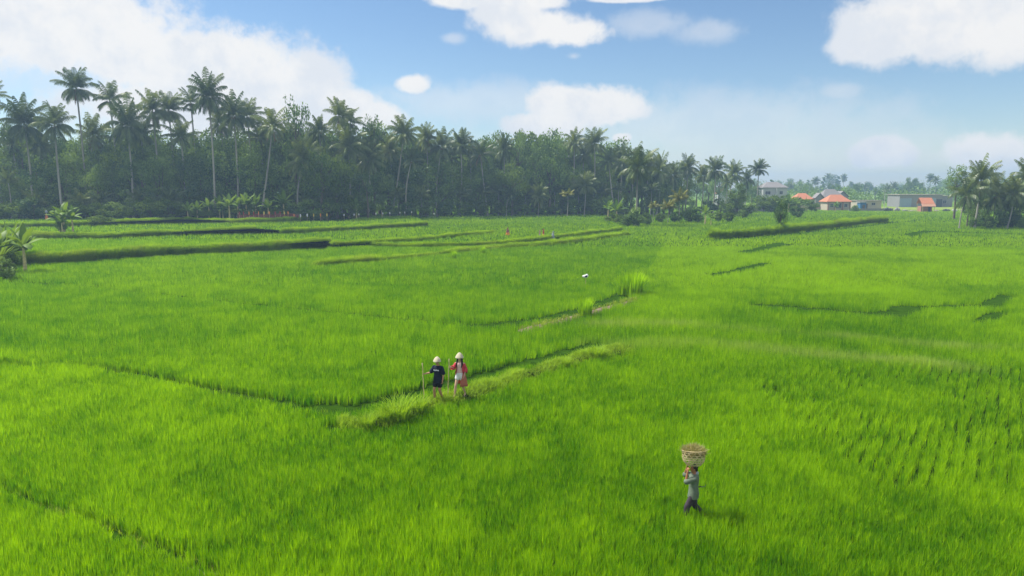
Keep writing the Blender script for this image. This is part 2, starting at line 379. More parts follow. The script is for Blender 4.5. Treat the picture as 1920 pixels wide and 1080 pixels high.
def scatter(y0, y1, sp, nb, wd, seg, spread, hscale=1.0, frac=1.0):
    xm = y1 * 0.80 + 4
    X, Y = np.meshgrid(np.arange(-xm, xm, sp), np.arange(y0, y1, sp))
    a = R(17); X, Y = X.ravel(), Y.ravel()
    X2 = X * math.cos(a) - Y * math.sin(a) * 0; X = X + rng.uniform(-.5, .5, X.size) * sp; Y = Y + rng.uniform(-.5, .5, Y.size) * sp
    ok = np.abs(X) < Y * 0.80 + 3
    if frac < 1: ok &= rng.random(X.size) < frac
    X, Y = X[ok], Y[ok]
    ok = np.ones(X.size, bool); edge = np.full(X.size, 9.0)
    for L, wv in GAPS:
        d = dist(L, X, Y) - wv * (0.75 + 0.6 * vnoise(X * 1.3, Y * 1.3, 5)); ok &= d > 0; edge = np.minimum(edge, d)
    for L, za, zb in BANKS: ok &= dist(L, X, Y) > 0.25
    # planting rows showing on the right
    rz = inside([G(1380,705), G(1950,690), G(2100,960), G(1650,930)], X, Y)
    ph = (X * rown[0] + Y * rown[1]) / 0.38; ph = ph - np.floor(ph)
    drop = rz & (np.abs(ph - 0.5) < 0.23) & (fbm(X, Y, 0.22, 31) > 0.30)
    ok &= ~drop
    # villages, grove and far pasture carry no rice
    ok &= ~((Y > 132) & (X < -35)) | (Y < 142)
    X, Y, edge = X[ok], Y[ok], edge[ok]
    Z = zt(X, Y); big = fbm(X, Y, 0.10, 3); med = fbm(X, Y, 0.55, 11); sm = fbm(X, Y, 2.2, 17)
    hh = 0.47 * hscale * (0.42 + 0.48 * med + 0.52 * sm + rng.uniform(0, .24, X.size)) * (0.9 + 0.2 * big)
    inL = inside(leftpoly, X, Y); inL2 = inside(leftp2, X, Y)
    fld = np.where(Z > 0, 2, np.where(inL2, 3, np.where(inL, 1, 0)))
    hh = hh * np.where(Z > 0, 0.9, 1.0)
    tone = 0.42 + 0.6 * (big - 0.5) + 0.75 * (med - 0.5) + 0.45 * (sm - 0.5)
    tone += np.where(fld == 0, 0.10, 0) + np.where(fld == 1, -0.04, 0) + np.where(fld == 3, -0.02, 0)
    tone += np.where((fld == 0) & (X > 14) & (Y > 55) & (Y < 125), 0.26 * (fbm(X * .3, Y, .12, 41) > .45), 0)
    pale = np.zeros(X.size)
    for L, wv in pale_lines:
        d = dist(L, X, Y); pale = np.maximum(pale, np.exp(-(d / wv) ** 2) * np.clip(fbm(X * .5, Y, .6, 51) * 2 - .45, 0, 1))
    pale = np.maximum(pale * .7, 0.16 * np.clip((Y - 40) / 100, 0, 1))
    n = X.size; I = np.repeat(np.arange(n), nb); N = I.size
    r = spread * np.sqrt(rng.random(N)); th = rng.uniform(0, 2 * np.pi, N)
    wind = 0.9 * np.sin(fbm(X, Y, .25, 61) * 12)
    P = np.stack([X[I] + r * np.cos(th), Y[I] + r * np.sin(th), Z[I] - 0.02], 1)
    H = hh[I] * rng.uniform(0.72, 1.12, N); lean = np.clip(rng.normal(0.16, 0.13, N), 0.02, 0.6)
    azm = th * 1.0 + rng.normal(0, .6, N) + wind[I]
    tn = np.clip(tone[I] + rng.normal(0, 0.15, n)[I] + rng.normal(0, 0.19, N), 0, 1)
    wdn = wd * rng.uniform(.7, 1.3, N)
    for k in range(4):
        s = fld[I] == k
        if not s.any(): continue
        V, T, kk = mk_blades(P[s], H[s], wdn[s], azm[s], lean[s], seg)
        accs.setdefault(k, Acc()).add(V, T, kk, tn[s], pale[I][s])
scatter(12.0, 22, 0.15, 22, 0.0145, True, 0.09)
scatter(22, 34, 0.17, 16, 0.019, True, 0.10)
scatter(34, 60, 0.24, 14, 0.030, False, 0.15)
scatter(60, 100, 0.40, 14, 0.046, False, 0.24)
scatter(100, 170, 0.85, 7, 0.10, False, 0.50)
scatter(170, 262, 1.5, 7, 0.16, False, 0.9)
for k, lb in ((0, 'bright green rice filling the foreground and right side'), (1, 'deeper green rice left of the walkers between two bunds'), (2, 'green rice growing on the raised terraces'), (3, 'smooth green rice in the field below the long bank')):
    if k in accs: accs[k].build('rice', M_rice, lb)

def grass_on(acc, L, wid, zf, dens, h, wd, tone0, droop=0.5, jit=0.0, pale=0.0, seg=True, nb=6, up=True):
    P = np.array(resample(L, 0.25)); seglen = np.hypot(*(P[1:] - P[:-1]).T); n = int(seglen.sum() * wid * 2 * dens)
    i = rng.integers(0, len(P) - 1, n); f = rng.random(n)[:, None]; Q = P[i] * (1 - f) + P[i + 1] * f
    D = P[i + 1] - P[i]; D /= np.hypot(*D.T)[:, None]; Nn = np.stack([-D[:, 1], D[:, 0]], 1)
    u = rng.uniform(-1, 1, n); Q = Q + Nn * (u * wid)[:, None]
    cl = vnoise(Q[:, 0] * 1.1, Q[:, 1] * 1.1, 71)
    keep = rng.random(n) < 0.35 + 0.9 * cl; Q, u, cl, Nn = Q[keep], u[keep], cl[keep], Nn[keep]; n = len(Q)
    I = np.repeat(np.arange(n), nb); N = I.size; th = rng.uniform(0, 2 * np.pi, N)
    B = np.stack([Q[I, 0] + rng.normal(0, .04, N), Q[I, 1] + rng.normal(0, .04, N), zf(u)[I]], 1)
    H = h * (0.5 + cl[I]) * rng.uniform(.6, 1.2, N); lean = np.clip(rng.normal(droop, .22, N), .05, 1.2)
    V, T, k = mk_blades(B, H, wd * rng.uniform(.7, 1.3, N), th, lean, seg)
    acc.add(V, T, k, np.clip(tone0 + .5 * (cl[I] - .5) + rng.normal(0, .18, N), 0, 1), np.full(N, pale) * rng.random(N))
a = Acc()
grass_on(a, lM, .80, lambda u: ZM * np.clip(1 - 1.0 * u * u, 0, 1) - .02, 140, .30, .022, .80, .6, pale=.12)
a.build('grass', M_grass, 'tufty light green grass covering the walkers bund', 'grass')
a = Acc()
grass_on(a, lL, .5, lambda u: .2 * (1 - .8 * u * u) - .02, 22, .28, .03, .6, .5, pale=.5)
a.build('grass', M_grass, 'patchy grass on the bare earth bund', 'grass')
a = Acc()
grass_on(a, fur3, .35, lambda u: 0 * u, 40, .22, .02, .6, .6, pale=.4)
grass_on(a, fur1, .2, lambda u: 0 * u, 25, .18, .02, .2, .5)
grass_on(a, [(p[0], p[1] - .9) for p in eE], .35, lambda u: 0 * u + .05, 22, .5, .05, .85, .5, seg=False)
a.build('grass', M_grass, 'low weeds in the gaps between the near rice plots', 'grass')
# vegetation hanging over the terrace banks
def bank_grass(acc, L, z0, z1, dens, h, wd, shift=0.12):
    P = np.array(resample(L, 0.4)); seglen = np.hypot(*(P[1:] - P[:-1]).T); n = int(seglen.sum() * dens * 1.9)
    i = rng.integers(0, len(P) - 1, n); f = rng.random(n)[:, None]; Q = P[i] * (1 - f) + P[i + 1] * f
    v = rng.random(n) ** 0.8; cl = .5 * vnoise(Q[:, 0] * .8, Q[:, 1] * .8, 81) + .5 * vnoise(Q[:, 0] * 2.1, Q[:, 1] * 2.1, 82)
    kp = rng.random(n) < .75 + .5 * cl; Q, v, cl = Q[kp], v[kp], cl[kp]; n = len(Q)
    B = np.stack([Q[:, 0] + rng.normal(0, .15, n), Q[:, 1] - shift * (2.6 - 1.6 * v) - np.abs(rng.normal(0, .08, n)) - .03, z0 + (z1 - z0) * v + .02], 1)
    I = np.repeat(np.arange(n), 9); N = I.size; th = -np.pi / 2 + rng.normal(0, 1.1, N)
    cl2 = vnoise(B[I, 0] * .35, B[I, 1] * .35, 83); H = h * (0.42 + .8 * cl[I] + .85 * cl2) * rng.uniform(.5, 1.2, N)
    lean = np.where(v[I] > .8, np.clip(rng.normal(.3, .2, N), .05, .9), np.clip(rng.normal(.75, .25, N), .2, 1.3))
    V, T, k = mk_blades(B[I] + rng.normal(0, .06, (N, 3)) * [1, .5, .3], H, wd * rng.uniform(.7, 1.4, N), th, lean, False)
    tone = np.where(v[I] > .7, .88, .62) + 1.0 * (cl[I] - .5) + rng.normal(0, .12, N)
    acc.add(V, T, k, np.clip(tone, 0, 1), np.where(vnoise(B[I, 0] * .3, B[I, 1] * .3, 91) > .72, .30, 0) * rng.random(N))
for nm, args in (('tall grassy bank running below the first long terrace', [(eA, 0, Z1, 160, .52, .06)]),
                 ('grassy bank edging the middle terraces', [(eB, Z1, Z2, 150, .45, .07), (eC2, Z1, Z2, 130, .4, .08), (eC, Z2, Z3, 140, .42, .09)]),
                 ('low grassy steps in the centre terraces', [(eD, ZX, Z1, 60, .35, .07), (eE, 0, ZB, 90, .45, .06), (eF, ZB, ZX, 60, .35, .07)]),
                 ('dark weedy bank under the lone bushy tree', [(eH, 0, ZH + .55, 90, .7, .09)])):
    a = Acc()
    for g in args: bank_grass(a, *g)
    a.build('grass', M_grass, nm, 'grass')
# ---------------------------------------------------------------- plant prototypes (mesh data shared by the copies)
def frond_mesh(r, L, el0, droop, az_, base, leaflen, nleaf, wide, Vs, Ts, tn):
    """one pinnate frond: curved rachis with drooping leaflets"""
    n = 12; pts = []; x = 0.0; z = 0.0; el_ = el0
    for i in range(n + 1):
        pts.append((x, z)); x += math.cos(el_) * L / n; z += math.sin(el_) * L / n; el_ -= droop / n * (0.5 + 1.1 * i / n)
    pts = np.array(pts); ca, sa = math.cos(az_), math.sin(az_)
    side = np.array([-sa, ca, 0.0])
    def at(t):
        f = t * n; i = min(int(f), n - 1); f -= i; p = pts[i] * (1 - f) + pts[i + 1] * f; d = pts[i + 1] - pts[i]; d = d / np.hypot(*d)
        return np.array([ca * p[0], sa * p[0], p[1]]) + base, np.array([ca * d[0], sa * d[0], d[1]])
    # rachis
    b0 = len(Vs)
    for i in range(n + 1):
        p, d = at(i / n); wv = 0.07 * (1 - .8 * i / n)
        Vs.append(p + side * wv); Vs.append(p - side * wv); tn += [.95, .95]
    for i in range(n):
        q = b0 + 2 * i; Ts.append((q, q + 1, q + 3)); Ts.append((q, q + 3, q + 2))
    tone = r.uniform(.15, .75)
    for j in range(nleaf):
        t = 0.12 + 0.88 * (j + .5) / nleaf; p, d = at(t)
        ll = leaflen * (math.sin(math.pi * (0.16 + 0.76 * t)) ** .7) * r.uniform(.85, 1.1)
        for s in (-1, 1):
            dirv = side * s * .72 + d * .55 + np.array([0, 0, -.30 - .45 * r.random()])
            dirv /= np.linalg.norm(dirv); mid = p + dirv * ll * .55; tip = p + (dirv + np.array([0, 0, -.45])) * ll * .95
            wv = d * wide
            b = len(Vs); Vs.extend([p - wv * .6, p + wv * .6, mid + wv * .7, mid - wv * .7, tip]); tn += [tone + r.uniform(-.15, .15)] * 5
            Ts.extend([(b, b + 1, b + 2), (b, b + 2, b + 3), (b + 3, b + 2, b + 4)])
def palm_crown(seed, L=4.6, nf=24, leaf=1.2, m=None, young=False):
    r = random.Random(seed); Vs, Ts, tn = [], [], []
    for i in range(nf):
        u = i / (nf - 1); az_ = i * 2.39996 + r.uniform(-.25, .25)
        el_ = R(88) - (u ** 1.35) * R(138) + r.uniform(-.22, .22)
        if young: el_ = R(82) - u * R(62) + r.uniform(-.1, .1)
        dr = R(38) + R(52) * min(1, u * 1.6) + r.uniform(-.2, .2)
        if u > .8: dr = R(40)
        frond_mesh(r, L * (0.72 + .3 * math.sin(math.pi * min(1, .25 + u * .8))) * r.uniform(.78, 1.12), el_, dr, az_, np.array([0, 0, r.uniform(-.15, .25)]), leaf, 30, .085, Vs, Ts, tn)
    return npmesh('crown', np.array(Vs), np.array(Ts), {'tone': np.clip(tn, 0, 1)}, m or M_palm)
CROWNS = [palm_crown(i, L=4.8 + .4 * (i % 3), nf=(20, 30, 26, 34)[i % 4], leaf=(1.0, 1.25, 1.35, 1.1, 1.2)[i % 5]) for i in range(12)]
CROWN_Y = [palm_crown(40 + i, L=3.2, nf=14, m=M_palm_y, young=True, leaf=.8) for i in range(2)]
CROWN_G = [palm_crown(50 + i, L=3.8, nf=15, young=True, leaf=.9) for i in range(2)]
TRUNKS = []
for i, (bend, lean) in enumerate([(0, 0), (.5, .3), (1.2, .6), (-.8, 1.6), (1.0, 3.2), (-.5, -2.0)]):
    bm = bmesh.new(); pts = []
    for k in range(13):
        t = k / 12; pts.append((lean * t ** 1.4 + bend * math.sin(math.pi * t) * .5, .2 * math.sin(3 * t + i), t))
    rad = [.30 * (1 - .5 * (k / 12) ** .5) + (.12 if k == 0 else 0) for k in range(13)]
    rings = []
    for p, rr in zip(pts, rad): rings.append([bm.verts.new((p[0] + rr * math.cos(a), p[1] + rr * math.sin(a), p[2])) for a in [j * math.pi / 4 for j in range(8)]])
    for r0, r1 in zip(rings, rings[1:]):
        for j in range(8): bm.faces.new((r0[j], r0[(j + 1) % 8], r1[(j + 1) % 8], r1[j]))
    me = bpy.data.meshes.new('trunk'); bm.to_mesh(me); bm.free(); me.materials.append(M_bark)
    for p in me.polygons: p.use_smooth = True
    TRUNKS.append((me, pts[-1]))
bm = bmesh.new()
for i in range(9):
    a_ = i * 2.4; bmesh.ops.create_icosphere(bm, subdivisions=1, radius=.15, matrix=Matrix.Translation((.38 * math.cos(a_), .38 * math.sin(a_), -.35 - .12 * (i % 3))))
COCO = bpy.data.meshes.new('coconuts'); bm.to_mesh(COCO); bm.free(); COCO.materials.append(M_coco)
# hanging dead fronds
Vs, Ts, tn = [], [], []; r_ = random.Random(5)
for i in range(5): frond_mesh(r_, 3.2, R(-50), R(35), i * 1.3, np.array([0, 0, -.3]), .5, 16, .05, Vs, Ts, tn)
DEADF = npmesh('dead_fronds', np.array(Vs), np.array(Ts), {}, M_dead)
pc = [0]
def palm(px, y, top, label, trunk=None, crown=None, scale=1.0, kind='green', group='coconut palms of the grove', rz=None, cat='palm tree', coco=True):
    x, ztop = W(px, top, y); z0 = zat(x, y); i = pc[0]; pc[0] += 1
    up = 4.6 * scale if kind == 'green' else 2.8 * scale
    H = max(1.2, ztop - z0 - up)
    me, tp = TRUNKS[(i if trunk is None else trunk) % len(TRUNKS)]
    ang = rz if rz is not None else random.uniform(0, 6.28)
    if trunk is not None and rz is None: ang = random.choice([0, math.pi]) if trunk == 0 else 0
    k = min(1, H / 12)
    bx = x - tp[0] * k * math.cos(ang); by = y - tp[0] * k * math.sin(ang)
    e = tag(empty('coconut_palm', (bx, by, zat(bx, by)), ang), label, cat, group)
    t = link('trunk', me, e); t.scale = (k, k, H)
    C = {'green': CROWNS, 'yellow': CROWN_Y, 'young': CROWN_G}[kind]
    c = link('crown', C[(i * 3 if crown is None else crown) % len(C)], e, loc=(tp[0] * k, tp[1] * k, H)); c.scale = (scale * (.9 + .2 * ((i * 7) % 5) / 4), scale * (.9 + .2 * ((i * 7) % 5) / 4), scale * (.88 + .3 * ((i * 3) % 4) / 3))
    c.rotation_euler = (random.uniform(-.1, .1), random.uniform(-.1, .1), random.uniform(0, 6.28))
    if kind == 'green' and coco and y < 200:
        o = link('coconuts', COCO, e, loc=(tp[0] * k, tp[1] * k, H)); o.rotation_euler.z = random.uniform(0, 6)
        if i % 3 == 0: o = link('dead_fronds', DEADF, e, loc=(tp[0] * k, tp[1] * k, H)); o.rotation_euler.z = random.uniform(0, 6)
    return e

def leafcloud(r, centers, radii, per, size, zsq=.8):
    C = np.array(centers); n = len(C); g = np.random.default_rng(r.randrange(1 << 30))
    I = np.repeat(np.arange(n), per); N = I.size
    v = g.normal(size=(N, 3)); v /= np.linalg.norm(v, axis=1)[:, None]
    rad = np.array(radii)[I] * (0.45 + 0.62 * g.random(N) ** .5)
    P = C[I] + v * rad[:, None] * [1, 1, zsq]
    a = g.normal(size=(N, 3)); a /= np.linalg.norm(a, axis=1)[:, None]
    b = np.cross(a, v + g.normal(0, .5, (N, 3))); b /= np.linalg.norm(b, axis=1)[:, None] + 1e-6
    s = size * g.uniform(.55, 1.25, N)[:, None]
    V = np.stack([P - a * s * .5, P + b * s * .32, P + a * s * .5, P - b * s * .32], 1).reshape(-1, 3)
    T = np.arange(N * 4).reshape(-1, 4)
    clt = g.uniform(.1, .8, n)
    tn = np.clip(clt[I] + g.normal(0, .15, N), 0, 1)
    return V, T, np.repeat(tn, 4)
def broad(seed, H=12.0, Rc=4.5, ncl=34, per=130, size=.42, low=.25, m=None, shape='round', bark=None):
    """height H; returns (trunk mesh, crown mesh)"""
    r = random.Random(seed); cs, rs = [], []
    for i in range(ncl):
        while True:
            x, y, z = r.uniform(-1, 1), r.uniform(-1, 1), r.uniform(-1, 1); d = x * x + y * y + z * z
            if .25 < d < 1: break
        zc = H * (low + (1 - low) * .5) ; hz = H * (1 - low) * .5 * .86
        if shape == 'cone': f = 1.05 - .75 * (z + 1) / 2
        elif shape == 'umbrella': f = .5 + .6 * (z + 1) / 2; 
        else: f = 1
        cs.append((x * Rc * .85 * f, y * Rc * .85 * f, zc + z * hz)); rs.append(Rc * r.uniform(.20, .40) * (.75 if shape != 'round' else 1))
    V, T, tn = leafcloud(r, cs, rs, per, size)
    crown = npmesh('crown', V, T, {'tone': tn}, m or M_leaf)
    bm = bmesh.new(); tr = .028 * H
    fork = (r.uniform(-.3, .3), r.uniform(-.3, .3), H * (low + .12))
    tube(bm, [(0, 0, -.2), (.1, .05, H * low * .5), fork, (fork[0] * 1.6, fork[1] * 1.6, H * .72)], [tr * 1.3, tr, tr * .8, tr * .3], 7)
    for c in r.sample(cs, min(9, len(cs))):
        mid = tuple((fork[k] + c[k]) / 2 + r.uniform(-.3, .3) + (.3 if k == 2 else 0) for k in range(3))
        tube(bm, [fork, mid, c], [tr * .5, tr * .33, tr * .12], 5)
    me = bpy.data.meshes.new('trunk'); bm.to_mesh(me); bm.free(); me.materials.append(bark or M_barkd)
    return me, crown
BR = [broad(i, 12, 4.6 + .5 * (i % 3), 36, 130, .40, .22, m=(M_leaf, M_leaf, M_leafl, M_leaf, M_leaf, M_leafl, M_leaf)[i], shape=('round', 'round', 'cone')[i % 3]) for i in range(7)]
BRF = [broad(80 + i, 12, 5.2, 44, 120, .42, .03, m=(M_leaf, M_leaf, M_leafl)[i % 3]) for i in range(4)]
BRL = [broad(20 + i, 12, 4.8, 36, 130, .40, .22, m=M_leafl) for i in range(2)]
SPR = [broad(30 + i, 12, 5.2, 24, 60, .40, .45, shape='umbrella') for i in range(2)]   # open, see-through crowns
CON = [broad(34, 12, 1.7, 16, 110, .4, .12, shape='cone')]
SHR = [broad(60 + i, 3.0, 1.9, 20, 110, .26, .02, m=(M_leaf, M_leafl, M_leafl)[i]) for i in range(3)]
def tree(px, y, top, label, proto, group='broadleaf trees of the grove', name='broadleaf_tree', cat='tree', wide=1.0, ref=12.0, dz=0.0):
    x, ztop = W(px, top, y); z0 = zat(x, y) + dz; s = max(.15, (ztop - z0) / ref)
    e = tag(empty(name, (x, y, z0), random.uniform(0, 6.28)), label, cat, group)
    t = link('trunk' if ref > 5 else 'stems', proto[0], e); c = link('crown' if ref > 5 else 'foliage', proto[1], e)
    t.scale = c.scale = (s * wide, s * wide, s)
    return e
# banana
def banana_mesh(seed, n=9, L=2.1, H=1.9, m=None, uprt=.0):
    r = random.Random(seed); Vs, Ts, tn = [], [], []
    for i in range(n):
        az_ = i * 2.4 + r.uniform(-.3, .3); el_ = R(85) - (i / n) * R(62) ; dr = R(35) + R(95) * (i / n) * r.uniform(.8, 1.1); ln = L * r.uniform(.8, 1.1)
        if i == 0: dr = R(8)
        k = 9; x = z = 0.0; ca, sa = math.cos(az_), math.sin(az_); side = np.array([-sa, ca, 0]); tone = r.uniform(.25, .95)
        b = len(Vs)
        for j in range(k + 1):
            t = j / k; wv = .30 * L / 2 * math.sin(math.pi * min(1, max(.03, (t - .12) / .88 if t > .12 else .03))) ** .6 + .015
            if t > .98: wv = .01
            p = np.array([ca * x, sa * x, H + z]); dn = np.array([0, 0, -.35 * wv])
            jag = 1 if j % 2 else .86
            Vs.extend([p + side * wv * jag + dn, p, p - side * wv * jag + dn]); tn += [tone + r.uniform(-.08, .08), tone + .2, tone + r.uniform(-.08, .08)]
            x += math.cos(el_) * ln / k; z += math.sin(el_) * ln / k; el_ -= dr / k * (.4 + 1.2 * t)
        for j in range(k):
            q = b + 3 * j; Ts.extend([(q, q + 1, q + 4, q + 3), (q + 1, q + 2, q + 5, q + 4)])
    leaves = npmesh('leaves', np.array(Vs), np.array(Ts), {'tone': np.clip(tn, 0, 1)}, m or M_ban)
    bm = bmesh.new(); tube(bm, [(0, 0, -.1), (.03, 0, H * .6), (0, 0, H + .15)], [.14, .11, .06], 8)
    me = bpy.data.meshes.new('stem'); bm.to_mesh(me); bm.free(); me.materials.append(M_bamboo)
    return me, leaves
BAN = [banana_mesh(i, 8 + i % 3) for i in range(4)]
def banana(px, base, z, scale, label, v=0, group='banana plants', dx=0, dy=0, depth=None):
    x, y = G(px, base, z)
    if depth: x, y = W(px, base, depth)[0], depth
    x += dx; y += dy
    e = tag(empty('banana_plant', (x, y, zat(x, y)), random.uniform(0, 6.28)), label, 'banana plant', group)
    for nm, me in (('stem', BAN[v % 4][0]), ('leaves', BAN[v % 4][1])): o = link(nm, me, e); o.scale = (scale,) * 3
    return e
# bushes made of long arching leaves
def tuft_mesh(seed, n=160, H=1.5, rad=.5, wd=.05, m=None, lean=.5, tone=.7):
    g = np.random.default_rng(seed); th = g.uniform(0, 6.28, n); r0 = rad * np.sqrt(g.random(n)) * .6
    P = np.stack([r0 * np.cos(th), r0 * np.sin(th), np.zeros(n) - .05], 1); h = H * g.uniform(.55, 1.1, n); ln = np.clip(g.normal(lean, .25, n), .05, 1.2)
    az_ = th + g.normal(0, .5, n); Vs = []; Ts = []
    k = 5; ca, sa = np.cos(az_), np.sin(az_); sx, sy = -sa, ca
    for i in range(n):
        b = len(Vs); x = z = 0.0; e_ = math.pi / 2 - ln[i] * .4
        for j in range(k + 1):
            wv = wd * .5 * (1 - (j / k) ** 2) + .002
            Vs.append((P[i, 0] + ca[i] * x + sx[i] * wv, P[i, 1] + sa[i] * x + sy[i] * wv, P[i, 2] + z)); Vs.append((P[i, 0] + ca[i] * x - sx[i] * wv, P[i, 1] + sa[i] * x - sy[i] * wv, P[i, 2] + z))
            x += math.cos(e_) * h[i] / k; z += math.sin(e_) * h[i] / k; e_ -= ln[i] * 1.7 / k * (.4 + 1.2 * j / k)
        for j in range(k): q = b + 2 * j; Ts.append((q, q + 1, q + 3, q + 2))
    tn = np.repeat(np.clip(tone + g.normal(0, .18, n), 0, 1), 2 * (k + 1))
    return npmesh('leaves', np.array(Vs), np.array(Ts), {'tone': tn, 'pale': tn * 0}, m or M_grass)
# ---------------------------------------------------------------- the coconut grove: salient palms first, each placed where the photo shows its crown
def yf(px): return float(np.interp(px, [-100, 0, 300, 600, 700, 900, 1100, 1250, 1400], [138, 140, 144, 153, 164, 192, 203, 212, 235]))
# px, depth behind the grove's front edge, top py, trunk kind, scale, label
PALMS = [
 (-22,4,138,0,1.0,'coconut palm cut by the left picture edge, only fronds showing'),
 (42,2,184,1,1.15,'coconut palm with thick reddish trunk skirt near the left edge'),
 (98,-1,192,0,.95,'coconut palm with bare pale trunk behind the banana clump'),
 (140,8,122,1,1.05,'tallest coconut palm, narrow crown high above the left grove'),
 (203,9,143,2,1.1,'tall full palm just right of the tallest one'),
 (235,3,186,1,1.2,'low broad palm with long drooping fronds and husks'),
 (284,10,168,1,1.0,'upright palm, left one of a close pair on the skyline'),
 (314,12,167,2,1.0,'upright palm, right one of a close pair on the skyline'),
 (356,13,155,1,.95,'thin-crowned palm behind the palm with the tall bare trunk'),
 (389,1,138,1,1.05,'tall palm with long bare whitish trunk reaching down to the bananas'),
 (436,4,172,1,1.1,'full palm with straight grey trunk above the left banana row'),
 (462,11,180,2,1.0,'palm half hidden behind the full palm over the bananas'),
 (508,2,190,4,1.15,'wide palm on a trunk leaning right above the banana row'),
 (567,0,258,3,1.1,'low palm with bent trunk behind the red stakes'),
 (598,9,215,1,.8,'small palm top between the wide palm and the twin palms'),
 (634,7,180,1,1.0,'left one of the twin palms above the bright green tree'),
 (656,8,193,2,1.0,'right one of the twin palms above the bright green tree'),
 (652,2,236,1,1.1,'drooping palm below the twin palms'),
 (700,8,226,2,.9,'grey palm left of the leaning palm on the skyline'),
 (756,1,214,4,1.05,'open-crowned palm on a trunk leaning right, under the small round cloud'),
 (771,-2,272,3,.95,'dark palm with thin pale trunk below the leaning palm'),
 (800,6,233,1,.85,'slim palm just right of the leaning palm'),
 (828,1,240,3,1.05,'palm with pale slanting trunk in the middle of the grove'),
 (863,4,237,2,1.1,'full palm right of the slanting pale trunk'),
 (900,2,252,5,1.15,'greyish palm with hanging fronds left of the big round tree'),
 (945,6,252,1,1.0,'palm top peeping out left of the big round tree'),
 (1077,5,240,1,.95,'narrow palm right of the big round tree'),
 (1115,4,237,2,1.1,'tallest palm right of the big round tree'),
 (1142,1,268,5,1.1,'palm in front of the tallest one right of the round tree'),
 (1166,5,272,1,1.05,'palm left of the large palm with pale underside fronds'),
 (1238,3,284,2,1.2,'palm just right of the large palm with pale underside fronds'),
 (1098,-3,318,1,1.0,'short palm with arching fronds at the foot of the grove'),
 (955,-4,340,3,.75,'short bright-fronded palm at the foot of the big round tree'),
 (1010,-5,344,1,.8,'short wide palm right of the short bright-fronded one'),
 (1290,8,288,1,1.0,'slim palm standing clear right of the main grove'),
 (1343,2,289,1,1.15,'palm with long pale trunk above the yellow young palms'),
 (1363,8,322,2,.8,'low dark palm right of the pale trunk'),
 (1378,14,303,3,1.0,'dark star-shaped palm between two taller palms'),
 (1401,16,317,1,.85,'feathery palm left of the lone slim palm'),
 (1424,6,296,0,.85,'lone slim palm with small crown standing over the white house'),
 (20,12,232,2,1.0,'palm filling the gap at the left edge of the grove'),
 (72,10,236,1,.95,'palm behind the bare pale trunk at the left'),
 (172,12,214,3,1.0,'palm lower down between the tallest palm and its neighbour'),
 (262,12,214,1,1.0,'palm lower down behind the broad drooping palm'),
 (336,8,212,2,1.1,'palm below the close pair on the skyline'),
 (412,14,196,1,.95,'palm behind the tall bare whitish trunk'),
 (486,12,222,2,1.0,'palm lower down left of the wide palm'),
 (540,10,226,1,1.0,'palm right behind the wide leaning palm'),
 (606,4,262,2,1.0,'dark palm beside the bright green tree'),
 (690,3,262,1,1.0,'palm below the grey palm left of the leaning one'),
 (730,8,250,2,.95,'palm directly behind the leaning trunk'),
 (787,12,258,1,1.0,'palm lower down behind the slim palm'),
 (846,8,262,2,1.0,'palm between the slanting trunk and the full palm'),
 (882,9,262,1,1.0,'palm behind the full palm in mid grove'),
 (1060,10,262,2,.95,'palm just behind the right side of the round tree'),
 (1094,9,262,1,1.0,'palm low between the two skyline palms right of the round tree'),
 (1186,9,290,2,1.0,'palm behind the left side of the large palm'),
 (1215,8,288,1,1.0,'palm behind the right side of the large palm'),
 (1262,8,302,2,.95,'palm at the right end of the main grove'),
 (1320,10,306,1,.9,'palm behind the long pale trunk at the grove end'),
]
for px, dd, top, tk, s, lb in PALMS: palm(px, yf(px) + dd, top, lb, tk, None, s)
palm(1197, 160, 268, 'large palm with pale underside fronds standing over the bank shrubs', 0, 2, 1.25)
palm(1275, 172, 356, 'yellow-green young palm, the larger of three', 1, 0, .95, kind='yellow', group='young yellow palms')
palm(1254, 168, 374, 'yellow-green young palm, lowest and left of the larger one', 1, 1, .75, kind='yellow', group='young yellow palms')
palm(1226, 172, 376, 'small yellowish young palm right of the bank shrubs', 1, 1, .6, kind='yellow', group='young yellow palms')
palm(1065, 190, 352, 'small yellow-green palm at the foot of the grove', 1, 0, .8, kind='yellow', group='young yellow palms')
# named broadleaf trees
tree(1032, yf(1032) + 1, 238, 'big round dark tree rising above the middle of the grove', BR[0], wide=.62)
tree(1008, yf(1010) + 3, 252, 'dark tree merging with the left side of the big round tree', BR[1], wide=.55)
tree(972, yf(972) + 6, 240, 'thin open tree with see-through top left of the big round tree', SPR[0], wide=.45)
tree(548, yf(548) + 3, 184, 'slender tree with a feathery branch arching right above the grove', SPR[1], wide=.42)
tree(697, yf(697) + 6, 208, 'spindly open tree on the skyline between palms', SPR[0], wide=.3)
tree(597, yf(597) - 1, 264, 'bright green leafy tree below the twin palms', BRL[0], wide=.7)
tree(628, yf(628) + 1, 272, 'second bright green tree right under the twin palms', BRL[1], wide=.65)
tree(960, yf(960) - 2, 298, 'soft mid green tree in front of the grove left of the round tree', BRL[0], wide=.8)
tree(1385, 205, 342, 'round dark tree in front of the white house', BR[2], wide=1.0)
tree(688, 158, 322, 'pale gnarled tree at the terrace edge above the white bagged stakes', SPR[1], wide=.75)
tree(580, yf(580) + 10, 232, 'dark pointed tree in the skyline gap', BR[2], wide=.4)
